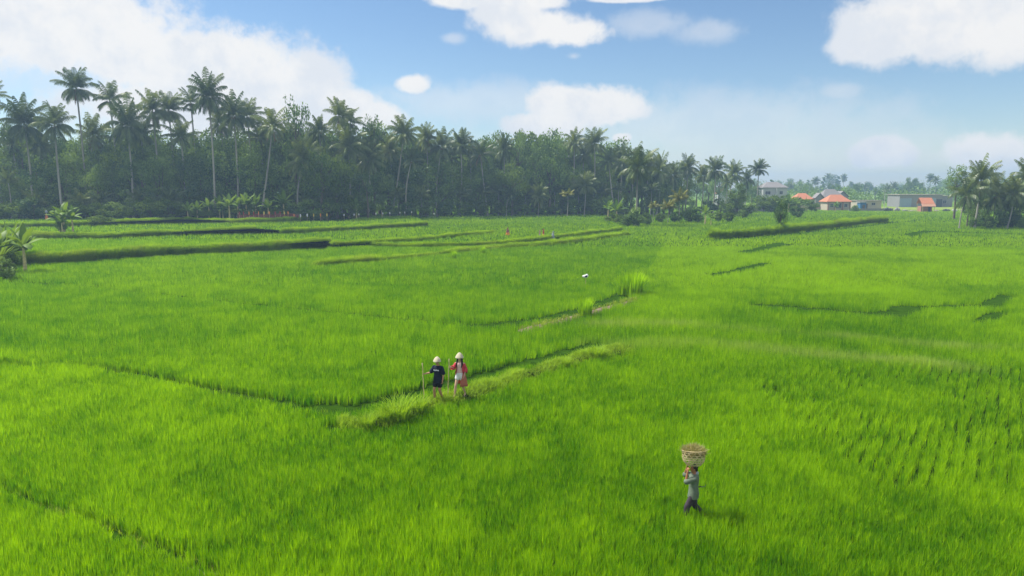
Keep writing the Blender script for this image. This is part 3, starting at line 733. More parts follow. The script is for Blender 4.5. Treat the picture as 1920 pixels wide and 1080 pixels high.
# filling trees of the grove, in three irregular rows
prof = ([-100, 0, 100, 180, 250, 330, 420, 500, 580, 660, 720, 800, 880, 950, 1000, 1080, 1150, 1230, 1290, 1340],
        [250, 252, 262, 250, 240, 248, 246, 250, 238, 252, 246, 268, 272, 268, 262, 274, 280, 296, 318, 330])
marks = [(60, 'behind the reddish trunk skirt'), (120, 'behind the banana clump'), (175, 'under the tallest palm'), (225, 'under the full palm beside the tallest'), (275, 'under the broad drooping palm'),
 (330, 'under the close palm pair'), (375, 'left of the long whitish trunk'), (420, 'right of the long whitish trunk'), (475, 'behind the banana row'), (520, 'beside the right-leaning trunk'), (560, 'left of the bent trunk'),
 (610, 'by the bright green tree'), (660, 'under the twin palms'), (700, 'near the pale gnarled tree'), (760, 'by the leaning trunk'), (805, 'right of the leaning trunk'), (850, 'around the slanting pale trunk'), (900, 'right of the slanting trunk'),
 (960, 'left of the big round tree'), (1020, 'under the big round tree'), (1080, 'right under the big round tree'), (1130, 'under the palms right of the round tree'), (1180, 'left of the large palm'), (1230, 'behind the large palm'), (1290, 'behind the young yellow palms'), (1400, 'at the right end of the grove')]
def mk(px):
    for a, b in marks:
        if px <= a: return b
    return marks[-1][1]
used = {}
words = ['dense', 'dark', 'leafy', 'shaggy', 'broad', 'deep green', 'greyish green', 'thick', 'bushy', 'heavy', 'uneven', 'compact']
def fill(px, y, top, row, proto, wide, kind='tree'):
    base = {0: 'low %s ' + kind + ' at the grove edge ', 1: 'medium %s ' + kind + ' inside the grove ', 2: '%s ' + kind + ' deep in the grove '}[row]
    k = 0
    while (base % words[k]) + mk(px) in used: k += 1
    lb = (base % words[k]) + mk(px); used[lb] = 1
    nm = 'broadleaf_tree' if kind == 'tree' else 'shrub'
    return tree(px, y, top, lb, proto, 'filling trees of the grove' if kind == 'tree' else 'shrubs along the foot of the grove', name=nm, cat=kind, wide=wide, ref=12.0 if kind == 'tree' else 3.0)
rr = random.Random(11)
for row, (d0, step, lo) in enumerate([(5.5, 27, 34), (12, 25, 14), (20, 24, -4)]):
    px = -70 + row * 9
    while px < 1300:
        tp = np.interp(px, *prof); y = yf(px) + d0 + rr.uniform(-1.5, 2)
        top = tp + lo + rr.uniform(-26, 22) + (0 if row else rr.uniform(0, 40))
        fill(px, y, min(top, 372), row, rr.choice(BRF if row == 0 else BR), rr.uniform(.55, .85) * (1.15 if row == 0 else 1.0))
        px += step * rr.uniform(.8, 1.2) * (144 / yf(px)) ** .5
px = -40
while px < 1180:
    if not 340 < px < 545: fill(px, yf(px) - 1.5 + rr.uniform(-.6, .8), rr.uniform(366, 386), 0, SHR[rr.choice([0, 1, 1, 2])], rr.uniform(.9, 1.3), 'shrub')
    px += rr.uniform(26, 44)
vm = [b for a, b in marks]
for i, px in enumerate([14, 62, 150, 188, 262, 318, 548, 610, 640, 745, 790, 862, 905, 935, 985, 1040, 1085, 1128, 1160, 1222]):
    palm(px, yf(px) + 1.5, 322 + (i * 37) % 38, ['short young palm ', 'squat fan of palm fronds '][i % 2] + ['amid the bushes ', 'low down '][i % 2] + mk(px), 1, i, .8 + .1 * (i % 3), kind='young', group='young palms of the understorey')
# ---------------------------------------------------------------- bananas and bank plants
for px, t, lb in [(350,384,'leafy bush at the left end of the banana row'),(378,386,'bush between the first banana plants'),(404,385,'bush under the upright banana plants'),(436,384,'leafy bush in the middle of the banana row'),(470,384,'bush filling the banana row behind the stakes'),(498,385,'bush near the right end of the banana row'),(520,384,'bush left of the palest banana plant'),(546,384,'bush right of the palest banana plant')]:
    fl_ = tree(px, yf(px) - 1.5, t, lb, SHR[2], 'bushes of the banana row', name='shrub', cat='shrub', wide=1.3, ref=3.0)
k = 0
for px, base, s, lb in [(352,400,1.3,'leftmost banana plant of the row below the long whitish trunk'),(370,399,1.1,'second banana plant of the row, low'),(392,398,1.4,'banana plant right beside the long whitish trunk'),(412,398,1.5,'upright banana plant in the middle of the row'),
 (430,397,1.6,'tall pale banana plant in the middle of the row'),(446,397,1.5,'banana plant with drooping leaves behind the first red stakes'),(462,396,1.7,'full banana plant behind the red stakes'),(480,395,1.6,'banana plant right of the full one'),
 (503,394,1.3,'low banana plant between two larger ones'),(532,393,1.75,'palest banana plant standing at the right end of the row'),(418,400,1.0,'small banana sucker in front of the row'),(654,398,1.3,'banana plant left of the pale gnarled tree'),(668,397,1.5,'banana plant touching the pale gnarled tree'),(716,396,1.0,'small banana plant right of the pale gnarled tree')]:
    z = Z3 if px < 640 else Z2
    banana(px, base + 3, z, s * .88, lb, k, depth=yf(px) - 3.5 + (k * 5 % 4) * .8); k += 1
for px, base, s, lb in [(1140,415,1.35,'bright banana plant at the left of the bank shrubs'),(1156,417,1.6,'tallest bright banana plant of the bank shrubs'),(1322,418,1.3,'banana plant right of the young yellow palms'),(1333,420,.9,'small banana plant beside the larger one'),(1052,404,1.0,'small pale banana plant in front of the grove'),
 (1478,398,1.6,'banana plant left of the village behind the lone tree'),(1492,397,1.5,'banana plant behind the bushy tree'),(1512,396,1.4,'banana plant by the orange-roofed house'),(1566,397,1.1,'small banana plant before the house windows')]:
    banana(px, base, 0.4, s, lb, k); k += 1
# big clump beside the left terraces
for i, (dx, dy, s, lb) in enumerate([(0, 0, 1.35, 'banana plant with one upright lime leaf on the left terrace'), (1.0, .5, 1.1, 'banana plant at the right of the left terrace clump'), (-.9, .3, 1.1, 'banana plant at the left of the left terrace clump'), (.2, -.8, .85, 'short banana plant at the front of the left terrace clump')]):
    banana(122, 444, Z1, s, lb, i, 'banana clump on the left terrace', dx, dy)
x, y = G(122, 440, Z1)
FL = bpy.data.meshes
e = None
def shrub(px, base, z, top, proto, label, wide=1.0, name='shrub', cat='shrub', group=None):
    x, y = G(px, base, z); xx, zz = W(px, top, y); z0 = zat(x, y); s = max(.1, (zz - z0) / 3.0)
    e = tag(empty(name, (x, y, z0), random.uniform(0, 6.28)), label, cat, group)
    for nm, me in (('stems', proto[0]), ('foliage', proto[1])): o = link(nm, me, e); o.scale = (s * wide, s * wide, s)
    return e
shrub(118, 444, Z1, 404, SHR[0], 'dark leafy bush inside the left terrace banana clump', .55)
shrub(190, 424, Z2, 402, SHR[1], 'low pale bush behind the left terrace banana clump', 1.6)
shrub(1150, 419, 0.3, 398, SHR[2], 'green bush under the bright banana plants', 1.4)
shrub(1193, 424, 0.1, 388, SHR[0], 'dark bush mass at the foot of the large palm', .9)
shrub(1178, 424, 0.1, 400, SHR[0], 'low dark bush left of the dark bush mass', 1.1)
shrub(1213, 420, 0.3, 398, SHR[0], 'dark bush just right of the large palm trunk', .9)
for i, (px, b, t, pr, lb) in enumerate([(1268,414,394,0,'bush under the larger young yellow palm'),(1296,414,388,0,'dark bush right of the larger young yellow palm'),(1345,412,395,1,'bush right of the low banana plants'),(1365,416,396,1,'pale bush on the field edge'),(1392,409,393,0,'dark low bush in the field beyond the bank'),(1310,415,402,1,'low bush before the dark one'),
   (1240,414,399,1,'low bush left of the young yellow palms'),(1378,404,376,1,'bush before the round dark tree'),(1350,400,372,2,'bush row under the long pale trunk'),(1325,400,374,0,'dark bush row behind the banana plant'),(1405,404,384,2,'bush left of the village wall'),(1493,408,386,0,'dark purple-green bush right of the lone bushy tree'),
   (1430,398,366,2,'bush below the white house'),(1452,398,364,1,'leafy bush hiding the foot of the white house'),(1474,396,366,2,'leafy bush right below the white house'),(1497,395,368,1,'bush left of the orange-roofed house'),(1520,396,374,2,'bush before the left orange roof'),(1605,396,384,0,'dark bush right of the main orange-roofed house')]):
    shrub(px, b, 0.4, t, SHR[pr], lb, 1.1, group='bushes between the grove and the village')
tree(1466, G(1466, 438)[1], 370, 'lone bushy small tree on a thin trunk standing on the weedy bank', BR[3], group=None, wide=.55)
# left edge: clump of long arching leaves on a mound
x, y = G(16, 503, 0.6)
TU = [tuft_mesh(1, 130, 2.4, .7, .20, M_ban, .9, .9), tuft_mesh(2, 300, 1.8, 1.0, .075, M_rice, .30, .95), tuft_mesh(3, 170, 1.0, .6, .035, M_grass, .75, .8), tuft_mesh(4, 160, 1.5, .6, .09, M_ban, .9, .5)]
def clump(px, base, z, v, s, label, name='grass_clump', cat='grass clump', group=None, dz=0):
    x, y = G(px, base, z); e = link(name, TU[v]); e.location = (x, y, max(z if z < .5 else 0, zat(x, y)) + dz); e.scale = (s,) * 3
    return tag(e, label, cat, group)
clump(14, 497, Z1 * 0, 0, 1.9, 'large plant of arching broad leaves at the left edge', 'arching_plant', 'plant', dz=.2)
clump(42, 494, 0, 0, 1.25, 'smaller plant of arching leaves right of the large one at the left edge', 'arching_plant', 'plant', dz=.5)
banana(22, 515, 0, 1.35, 'banana plant with a lime young leaf among the arching plants at the left edge', 0, dx=0, dy=2.0)
banana(-14, 515, 0, 1.3, 'banana plant at the very left edge behind the arching plants', 2, dx=0, dy=1.0)
clump(-8, 505, 0, 0, 1.7, 'plant of arching leaves cut by the left picture edge', 'arching_plant', 'plant')
shrub(8, 526, 0, 480, SHR[0], 'dark creeper-covered mound below the arching plants', 1.1)
shrub(24, 506, 0, 470, SHR[1], 'leafy bush under the arching plants', .8)
clump(1188, 553, 0.1, 1, 1.15, 'tall bright lime grass clump at the end of the bare bund')
clump(1172, 551, 0.1, 1, 1.0, 'shorter lime grass beside the tall bright clump')
clump(1097, 590, 0.2, 1, .7, 'small yellow-green grass clump halfway along the bare bund')
clump(748, 782, ZM, 2, 1.05, 'tall reedy grass clump on the bund left of the walkers')
clump(690, 797, ZM, 2, .62, 'drooping pale grass clump at the near end of the bund')
clump(722, 786, ZM, 2, .75, 'spiky grass clump left of the tall reedy one')
clump(785, 768, ZM, 2, .72, 'grass clump at the feet of the man in black')
clump(1120, 668, ZM, 2, .75, 'shaggy grass clump near the far end of the walkers bund')
clump(1060, 684, ZM, 2, .5, 'small shaggy grass clump on the walkers bund')
clump(-4, 690, 0, 1, .6, 'yellowish grass clump cut by the left edge beside the rice')
clump(850, 484, ZB, 1, .55, 'yellow grass clump on the low step in the centre')
clump(905, 474, ZB, 1, .5, 'yellow-green grass clump further along the low step')
# ---------------------------------------------------------------- right-hand copse
palm(1842, 148, 302, 'tallest palm of the copse at the right edge', 1, 1, .95, group='palms of the right copse')
palm(1816, 146, 330, 'palm leaning left with a pale trunk in the right copse', 3, 4, .9, group='palms of the right copse')
palm(1872, 150, 328, 'drooping palm in the middle of the right copse', 1, 5, .95, group='palms of the right copse')
palm(1903, 147, 322, 'palm near the right picture edge of the copse', 2, 6, .95, group='palms of the right copse')
palm(1934, 152, 296, 'palm cut by the right picture edge', 0, 3, 1.0, group='palms of the right copse')
tree(1798, 190, 305, 'tiered open tree rising left behind the right copse', SPR[0], group='trees of the right copse', wide=.6)
tree(1822, 154, 330, 'leafy tree between the leaning palm and the tallest palm', BR[4], group='trees of the right copse', wide=.55)
tree(1890, 156, 336, 'dense tree behind the drooping palm', BR[5], group='trees of the right copse', wide=.7)
tree(1920, 158, 326, 'dense tree at the right picture edge', BR[6], group='trees of the right copse', wide=.7)
tree(1838, 151, 338, 'rounded tree in front of the tallest copse palm', BRF[0], group='trees of the right copse', wide=.6)
tree(1908, 150, 344, 'rounded tree near the right edge of the copse', BRF[2], group='trees of the right copse', wide=.7)
tree(1858, 155, 345, 'dark tree low in the right copse', BR[1], group='trees of the right copse', wide=.7)
for px, b, t, lb in [(1872,428,394,'dark undergrowth bush under the drooping palm'),(1898,428,398,'undergrowth bush at the right end of the copse'),(1850,429,402,'undergrowth bush between the pale trunks'),(1825,428,408,'small bush at the left foot of the copse'),(1918,430,404,'undergrowth bush at the right picture edge')]:
    shrub(px, b, 0, t, SHR[0], lb, .9, group='undergrowth of the right copse')
# ---------------------------------------------------------------- far trees behind the village
far = [(1446,330,'c'),(1462,338,'b'),(1483,334,'b'),(1500,336,'p'),(1515,332,'c'),(1530,330,'p'),(1545,326,'c'),(1553,322,'p'),(1562,326,'b'),(1572,324,'c'),(1583,326,'p'),(1597,338,'b'),(1612,342,'b'),(1628,340,'b'),
 (1642,346,'c'),(1656,344,'b'),(1676,340,'p'),(1690,346,'b'),(1704,332,'b'),(1716,331,'b'),(1728,340,'b'),(1746,324,'p'),(1756,326,'p'),(1770,336,'b'),(1782,330,'b'),(1796,334,'b'),(1350,316,'b'),(1330,318,'b'),(1308,316,'b'),(1412,330,'b'),(1395,334,'b'),(1800,326,'c'),(1860,322,'b'),(1885,330,'b'),(1905,326,'b')]
rf = random.Random(21)
far += [(int(1445 + 9.3 * i + rf.uniform(-3, 3)), rf.uniform(338, 352), 'bbcbp'[i % 5]) for i in range(52)]
fl = {'b': 'hazy round far tree ', 'c': 'hazy pointed far tree ', 'p': 'hazy far palm '}
fm = [(1440, 'behind the grove end'), (1475, 'behind the white house'), (1510, 'left of the village roofs'), (1540, 'above the left orange roof'), (1565, 'above the main orange roof, left'), (1590, 'above the main orange roof, right'), (1620, 'above the grey-walled yard'), (1660, 'between the yard and the warehouse'), (1700, 'left of the warehouse roof'), (1735, 'above the orange hut'), (1775, 'above the warehouse roof'), (1830, 'left of the right copse'), (1999, 'behind the right copse')]
fu = {}
for px, top, kd in far:
    m = [b for a, b in fm if px <= a][0]; b0 = fl[kd] + m; lb = b0; q = 0
    while lb in fu: q += 1; lb = b0.replace('hazy', ['hazy pale', 'hazy smaller', 'hazy broader', 'hazy darker', 'hazy taller', 'hazy thin', 'hazy bushy', 'hazy dull', 'hazy greyish', 'hazy soft', 'hazy low'][q - 1])
    fu[lb] = 1; y = 430 + random.uniform(0, 260) if px > 1440 else 285 + random.uniform(0, 30)
    if kd == 'p': palm(px, y, top, lb, random.randrange(3), None, 1.0, group='far trees behind the village', coco=False)
    else: tree(px, y, top, lb, CON[0] if kd == 'c' else random.choice(BR), group='far trees behind the village', wide=1.3 if kd == 'c' else .75)
# the wood on the horizon, one mass
g = np.random.default_rng(3); cs, rs = [], []
for i in range(520):
    az_ = g.uniform(-.70, .74); d = g.uniform(700, 950) if az_ > .1 else g.uniform(330, 450); h = g.uniform(5, 15) * (.8 + .4 * math.sin(az_ * 25)); x, y = d * math.tan(az_), d
    for q in range(2): cs.append((x + g.normal(0, 3), y + g.normal(0, 3), h * (.35 + .6 * q))); rs.append(g.uniform(3.5, 6.5))
for i in range(260):
    az_ = g.uniform(.27, .76); d = g.uniform(335, 430); h = g.uniform(4.5, 10); x, y = d * math.tan(az_), d
    cs.append((x, y, h * .5)); rs.append(h * .55)
V, T, tn = leafcloud(random.Random(3), cs, rs, 50, 1.3)
tag(link('woods', npmesh('woods', V, T, {'tone': tn}, M_leaf)), 'hazy wooded skyline beyond the village', 'woods', kind='stuff')
# ---------------------------------------------------------------- village
M_tile = simple('orange_roof_tile', (0.46, 0.18, 0.10), 0.8, 0.15, 4.0)
M_tilel = simple('pale_orange_roof', (0.60, 0.32, 0.21), 0.8, 0.1)
M_cream = simple('cream_wall', (0.42, 0.37, 0.29), 0.9, 0.08)
M_band = simple('brown_wall_band', (0.30, 0.16, 0.12), 0.9, 0.1)
M_white = simple('white_wall', (0.40, 0.41, 0.42), 0.9, 0.06)
M_greyr = simple('grey_roof', (0.22, 0.21, 0.21), 0.9, 0.12)
M_greyw = simple('grey_block_wall', (0.24, 0.235, 0.24), 0.9, 0.15)
M_blue = simple('blue_grey_panel', (0.27, 0.34, 0.44), 0.6, 0.06)
M_dark = simple('dark_opening', (0.05, 0.055, 0.065), 0.5, 0.1)
M_beige = simple('beige_sheet_roof', (0.30, 0.26, 0.22), 0.8, 0.15)
M_brick = simple('brick_wall', (0.34, 0.17, 0.12), 0.9, 0.2)
M_bluep = simple('blue_paint', (0.05, 0.17, 0.35), 0.6, 0.1)
def site(px, base): x, y = G(px, base, 0.0); return x, y
def mpp(y): return y / F
def hip(bm, w, d, z, h, ov=.5, ridge=.45):
    a, b = w / 2 + ov, d / 2 + ov
    v = [bm.verts.new(p) for p in [(-a, -b, z), (a, -b, z), (a, b, z), (-a, b, z), (-w / 2 * ridge, 0, z + h), (w / 2 * ridge, 0, z + h), (-a, -b, z - .18), (a, -b, z - .18), (a, b, z - .18), (-a, b, z - .18)]]
    for f in [(0, 1, 5, 4), (1, 2, 5), (2, 3, 4, 5), (3, 0, 4), (6, 7, 1, 0), (7, 8, 2, 1), (8, 9, 3, 2), (9, 6, 0, 3), (9, 8, 7, 6)]: bm.faces.new([v[i] for i in f])
def gable(bm, w, d, z, h, ov=.4):
    a, b = w / 2 + ov, d / 2 + ov; t = .15
    v = [bm.verts.new(p) for p in [(-a, -b, z), (a, -b, z), (a, 0, z + h), (-a, 0, z + h), (a, b, z), (-a, b, z), (-a, -b, z - t), (a, -b, z - t), (a, 0, z + h - t), (-a, 0, z + h - t), (a, b, z - t), (-a, b, z - t)]]
    for f in [(0, 1, 2, 3), (3, 2, 4, 5), (6, 9, 8, 7), (9, 11, 10, 8), (0, 6, 7, 1), (5, 4, 10, 11), (0, 3, 9, 6), (3, 5, 11, 9), (1, 7, 8, 2), (2, 8, 10, 4)]: bm.faces.new([v[i] for i in f])
def house(name, x, y, w, d, hw, label, wall, roofm, rh, kind='hip', rz=0.0, wins=(), door=None, cols=0, cat='house', group=None, z0=0.0):
    e = tag(empty(name, (x, y + d / 2, z0), rz), label, cat, group)
    bm = bmesh.new(); box(bm, (0, 0, hw / 2 - .2), (w, d, hw + .4)); 
    if kind == 'gable':
        for s in (-1, 1):
            vs = [bm.verts.new((s * (w / 2 - .02), -d / 2, hw)), bm.verts.new((s * (w / 2 - .02), d / 2, hw)), bm.verts.new((s * (w / 2 - .02), 0, hw + rh * .93))]; bm.faces.new(vs)
    bmo('wall', bm, wall, e)
    bm = bmesh.new()
    if kind == 'hip': hip(bm, w, d, hw + .15, rh)
    elif kind == 'gable': gable(bm, w, d, hw + .12, rh)
    else: box(bm, (0, 0, hw + .12), (w + .8, d + .8, .22))
    bmo('roof', bm, roofm, e)
    for (wx, wz, ww, wh) in wins:
        bm = bmesh.new(); t = .09
        for sx in (-1, 1): box(bm, (wx + sx * (ww / 2 + t / 2), -d / 2 - .04, wz), (t, .14, wh + 2 * t))
        for sz in (-1, 1): box(bm, (wx, -d / 2 - .04, wz + sz * (wh / 2 + t / 2)), (ww - .002, .13, t))
        box(bm, (wx, -d / 2 - .035, wz), (.05, .09, wh - .002))
        f = bmo('window', bm, M_white, e)
        bm = bmesh.new(); box(bm, (wx, -d / 2 - .012, wz), (ww, .03, wh)); bmo('pane', bm, M_dark, f)
    if door:
        wx, ww, wh = door; bm = bmesh.new(); box(bm, (wx, -d / 2 - .03, wh / 2), (ww, .08, wh)); bmo('door', bm, M_barkd, e)
    for i in range(cols):
        bm = bmesh.new(); cx = -w / 2 + .15 + (w - .3) * i / (cols - 1)
        box(bm, (cx, -d / 2 - .28, hw / 2 - .05), (.3, .3, hw + .1)); box(bm, (cx, -d / 2 - .28, .15), (.42, .42, .5)); bmo('pillar', bm, M_band, e)
    return e
x, y = site(1572, 395)
house('house', x, y, 8.4, 6, 3.2, 'cream house with broad orange hip roof and two dark windows', M_cream, M_tile, 2.5, wins=[(-2.6, 1.9, 1.1, 1.1), (2.6, 1.9, 1.1, 1.1), (0, 1.9, 1.8, 1.6)], cols=4, group='village houses')
x, y = site(1528, 392)
house('house', x - 1, y + 8, 6.5, 6, 3.6, 'house with the left orange roof, half hidden by bushes', M_cream, M_tile, 2.4, wins=[(1.2, 2.0, 1.1, 1.1)], group='village houses')
x, y = site(1600, 391)
house('house', x - 2, y + 14, 9, 7, 4.0, 'grey-roofed house right behind the main orange roof', M_cream, M_greyr, 3.6, wins=[(2.5, 2.3, 1.2, 1.1)], group='village houses')
x, y = site(1548, 392)
house('shrine_gate', x, y + 6, 3.0, 3, 4.2, 'small grey gabled gatehouse between the two orange roofs', M_greyw, M_greyr, 2.0, kind='gable', rz=R(90), group='village houses', cat='gatehouse', wins=[(0, 2.2, .8, .9)])
x, y = site(1634, 393)
house('house', x, y + 2, 9.5, 5, 3.3, 'low flat-roofed beige building right of the orange roofs', M_cream, M_beige, .3, kind='flat', wins=[(-3.2, 2.1, 1.5, .9), (1.6, 2.1, 1.4, .9)], door=(-1.2, 1.1, 2.2), group='village houses')
x, y = site(1618, 394)
house('shed', x - .5, y - 1, 2.2, 2.5, 2.9, 'small blue-painted shed beside the flat-roofed building', M_bluep, M_white, .3, kind='flat', door=(0.2, 1.0, 2.0), group='village houses', cat='shed')
x, y = site(1627, 391)
house('house', x, y + 22, 4.5, 5, 4.4, 'narrow grey gabled house behind the flat-roofed building', M_greyw, M_greyr, 2.4, kind='gable', rz=R(90), wins=[(0, 2.4, .9, .9)], group='village houses')
# white two-storey house above the bushes
x, y = G(1452, 388); 
e = house('white_house', x, y, 10.5, 8, 8.3, 'white two-storey house with balcony above the bushes', M_white, M_greyr, 2.4, wins=[(-3.2, 5.8, 2.2, 1.9), (2.6, 6.2, 1.3, 1.3), (-2.6, 2.0, 1.4, 1.4), (2.6, 2.0, 1.4, 1.4)], door=(0, 1.1, 2.2), cols=0, group='village houses')
bm = bmesh.new(); box(bm, (-2.6, -4.8, 4.3), (5.4, 1.5, .25)); box(bm, (-2.6, -5.5, 4.95), (5.4, .1, 1.0)); bmo('balcony', bm, M_white, e)
bm = bmesh.new(); box(bm, (.4, -4.9, 4.1), (.4, .4, 8.2)); bmo('pillar', bm, M_white, e)
x, y = G(1372, 386)
house('house', x, y + 12, 7, 6, 5.5, 'pale house with a small red gable seen between the palms', M_white, M_tile, 2.6, kind='gable', rz=R(90), wins=[(0, 3.2, 1.2, 1.2)], group='village houses')
# warehouse
x, y = site(1741, 389)
e = house('warehouse', x, y + 6, 18.5, 10, 5.2, 'long warehouse with blue-grey wall panels and flat beige roof', M_greyw, M_beige, .3, kind='flat', cat='warehouse')
for cx, cw in ((-6.6, 5.0), (3.6, 5.6)):
    bm = bmesh.new(); box(bm, (cx, -5.06, 1.9), (cw, .12, 3.8))
    for i in range(6): box(bm, (cx - cw / 2 + (i + .5) * cw / 6, -5.15, 1.9), (.08, .08, 3.7))
    bmo('wall_panel', bm, M_blue, e)
bm = bmesh.new(); box(bm, (8, -5.05, 1.7), (2.4, .1, 3.4)); bmo('door', bm, M_dark, e)
x, y = G(1788, 389)
house('house', x + 1.5, y + 9, 7, 7, 4.6, 'grey building continuing right of the warehouse', M_greyw, M_beige, .3, kind='flat', wins=[(0, 2.2, 1.6, 1.3)], cat='building', group='village houses')
# field hut
x, y = site(1739, 398)
e = tag(empty('field_hut', (x, y + 1.5, 0), R(-4)), 'small field hut with bright orange roof and paler lower strip', 'hut')
bm = bmesh.new(); box(bm, (0, 0.3, 1.05), (3.7, 2.4, 2.1)); bmo('wall', bm, M_brick, e)
bm = bmesh.new(); vs = [(-2.15, -1.9, 2.9), (2.15, -1.9, 2.9), (2.15, .6, 5.0), (-2.15, .6, 5.0), (2.15, 2.0, 3.0), (-2.15, 2.0, 3.0)]
v = [bm.verts.new(p) for p in vs] + [bm.verts.new((p[0], p[1], p[2] - .1)) for p in vs]
for f in [(0, 1, 2, 3), (3, 2, 4, 5), (6, 9, 8, 7), (9, 11, 10, 8), (0, 6, 7, 1), (5, 4, 10, 11), (0, 3, 9, 6), (3, 5, 11, 9), (1, 7, 8, 2), (2, 8, 10, 4)]: bm.faces.new([v[i] for i in f])
bmo('roof', bm, M_tile, e)
bm = bmesh.new(); vs = [(-2.3, -2.5, 2.05), (2.3, -2.5, 2.05), (2.3, -1.8, 2.97), (-2.3, -1.8, 2.97)]
v = [bm.verts.new(p) for p in vs] + [bm.verts.new((p[0], p[1] + .03, p[2] - .08)) for p in vs]
for f in [(0, 1, 2, 3), (7, 6, 5, 4), (0, 4, 5, 1), (1, 5, 6, 2), (2, 6, 7, 3), (3, 7, 4, 0)]: bm.faces.new([v[i] for i in f])
bmo('eave_strip', bm, M_tilel, e)
for sx in (-1.95, 1.95):
    for sy in (-2.2, 1.7):
        bm = bmesh.new(); tube(bm, [(sx, sy, -.2), (sx, sy, 2.3 if sy < 0 else 3.1)], .08, 6); bmo('post', bm, M_bamboo, e)
bm = bmesh.new(); box(bm, (.9, -.94, .95), (.8, .1, 1.9)); bmo('door', bm, M_dark, e)
# walls, rubble and pole by the village
x, y = G(1630, 396)
e = tag(empty('compound_wall', (x, y - 1, 0)), 'low grey compound wall with coping in front of the flat-roofed building', 'wall')
bm = bmesh.new(); box(bm, (0, 0, .45), (16, .25, .95)); bmo('wall_body', bm, M_greyw, e)
bm = bmesh.new(); box(bm, (0, 0, .98), (16.2, .38, .12)); bmo('coping', bm, M_greyr, e)
x, y = G(1528, 394)
e = tag(empty('compound_wall', (x, y, 0)), 'striped cream and brown compound wall left of the main orange-roofed house', 'wall')
bm = bmesh.new(); box(bm, (0, 0, .8), (8.5, .25, 1.7)); bmo('wall_body', bm, M_cream, e)
bm = bmesh.new(); box(bm, (0, -.02, .9), (8.55, .3, .16)); box(bm, (0, -.02, 1.6), (8.55, .34, .16)); bmo('wall_band', bm, M_band, e)
x, y = G(1418, 398)
e = tag(empty('compound_wall', (x, y + 3, 0)), 'long pale grey wall under the round dark tree', 'wall')
bm = bmesh.new(); box(bm, (0, 0, .6), (16, .25, 1.3)); bmo('wall_body', bm, M_greyw, e)
bm = bmesh.new(); box(bm, (0, 0, 1.3), (16.2, .38, .12)); bmo('coping', bm, M_greyr, e)
x, y = G(1657, 394)
e = tag(empty('utility_pole', (x, y, 0)), 'thin pale utility pole right of the flat-roofed building', 'pole')
bm = bmesh.new(); tube(bm, [(0, 0, -.2), (0, 0, 7.4)], [.13, .09], 8); bmo('shaft', bm, M_white, e)
bm = bmesh.new(); box(bm, (0, 0, 7.0), (1.4, .12, .12)); bmo('cross_arm', bm, M_greyr, e)
def rock(bm, c, s, seed):
    r = random.Random(seed); q = bmesh.ops.create_icosphere(bm, subdivisions=2, radius=1, matrix=Matrix.Translation(c) @ Matrix.Diagonal((*s, 1)))
    for v in q['verts']: v.co += Vector([r.uniform(-.14, .14) * s[k] for k in range(3)])
for i, (px, w_, h_, m_, lb) in enumerate([(1774,2.2,1.0,M_dark,'dark heap lying on the bright strip right of the hut'),(1790,1.6,.9,M_white,'white heap on the bright strip'),(1809,2.6,.8,M_beige,'flat brown heap by the right copse'),(1756,1.8,.6,M_beige,'low brown heap just right of the hut'),(1712,3.6,.5,M_beige,'long pale heap left of the hut'),(1724,1.5,.8,M_brick,'reddish heap against the hut'),
        (1682,1.6,1.6,M_greyw,'grey covered pile right of the utility pole'),(1664,2.4,1.5,M_dark,'dark covered pile behind the grey one'),(1697,1.8,.8,M_greyw,'small grey pile left of the long heap')]):
    x, y = G(px, 396.5); bm = bmesh.new()
    for q in range(3): rock(bm, ((q - 1) * w_ * .3, q % 2 * .2, h_ * .35), (w_ * .32, .5, h_ * (.45 + .15 * (q == 1))), i * 3 + q)
    o = bmo('farm_heap', bm, m_, smooth=True); o.location = (x, y, 0); tag(o, lb, 'heap', 'heaps around the field hut')
# motorbike-sized clutter aside; bright pasture strip behind the hut
bm = bmesh.new(); P = [G(1640, 398), G(1960, 398), G(2050, 388.5), G(1640, 388.5)]
bm.faces.new([bm.verts.new((a_, b_, .02)) for a_, b_ in P])
tag(bmo('pasture', bm, simple('pasture', (.20, .27, .035), .9, .25, .4)), 'bright yellow-green pasture strip behind the field hut', 'pasture', kind='structure')
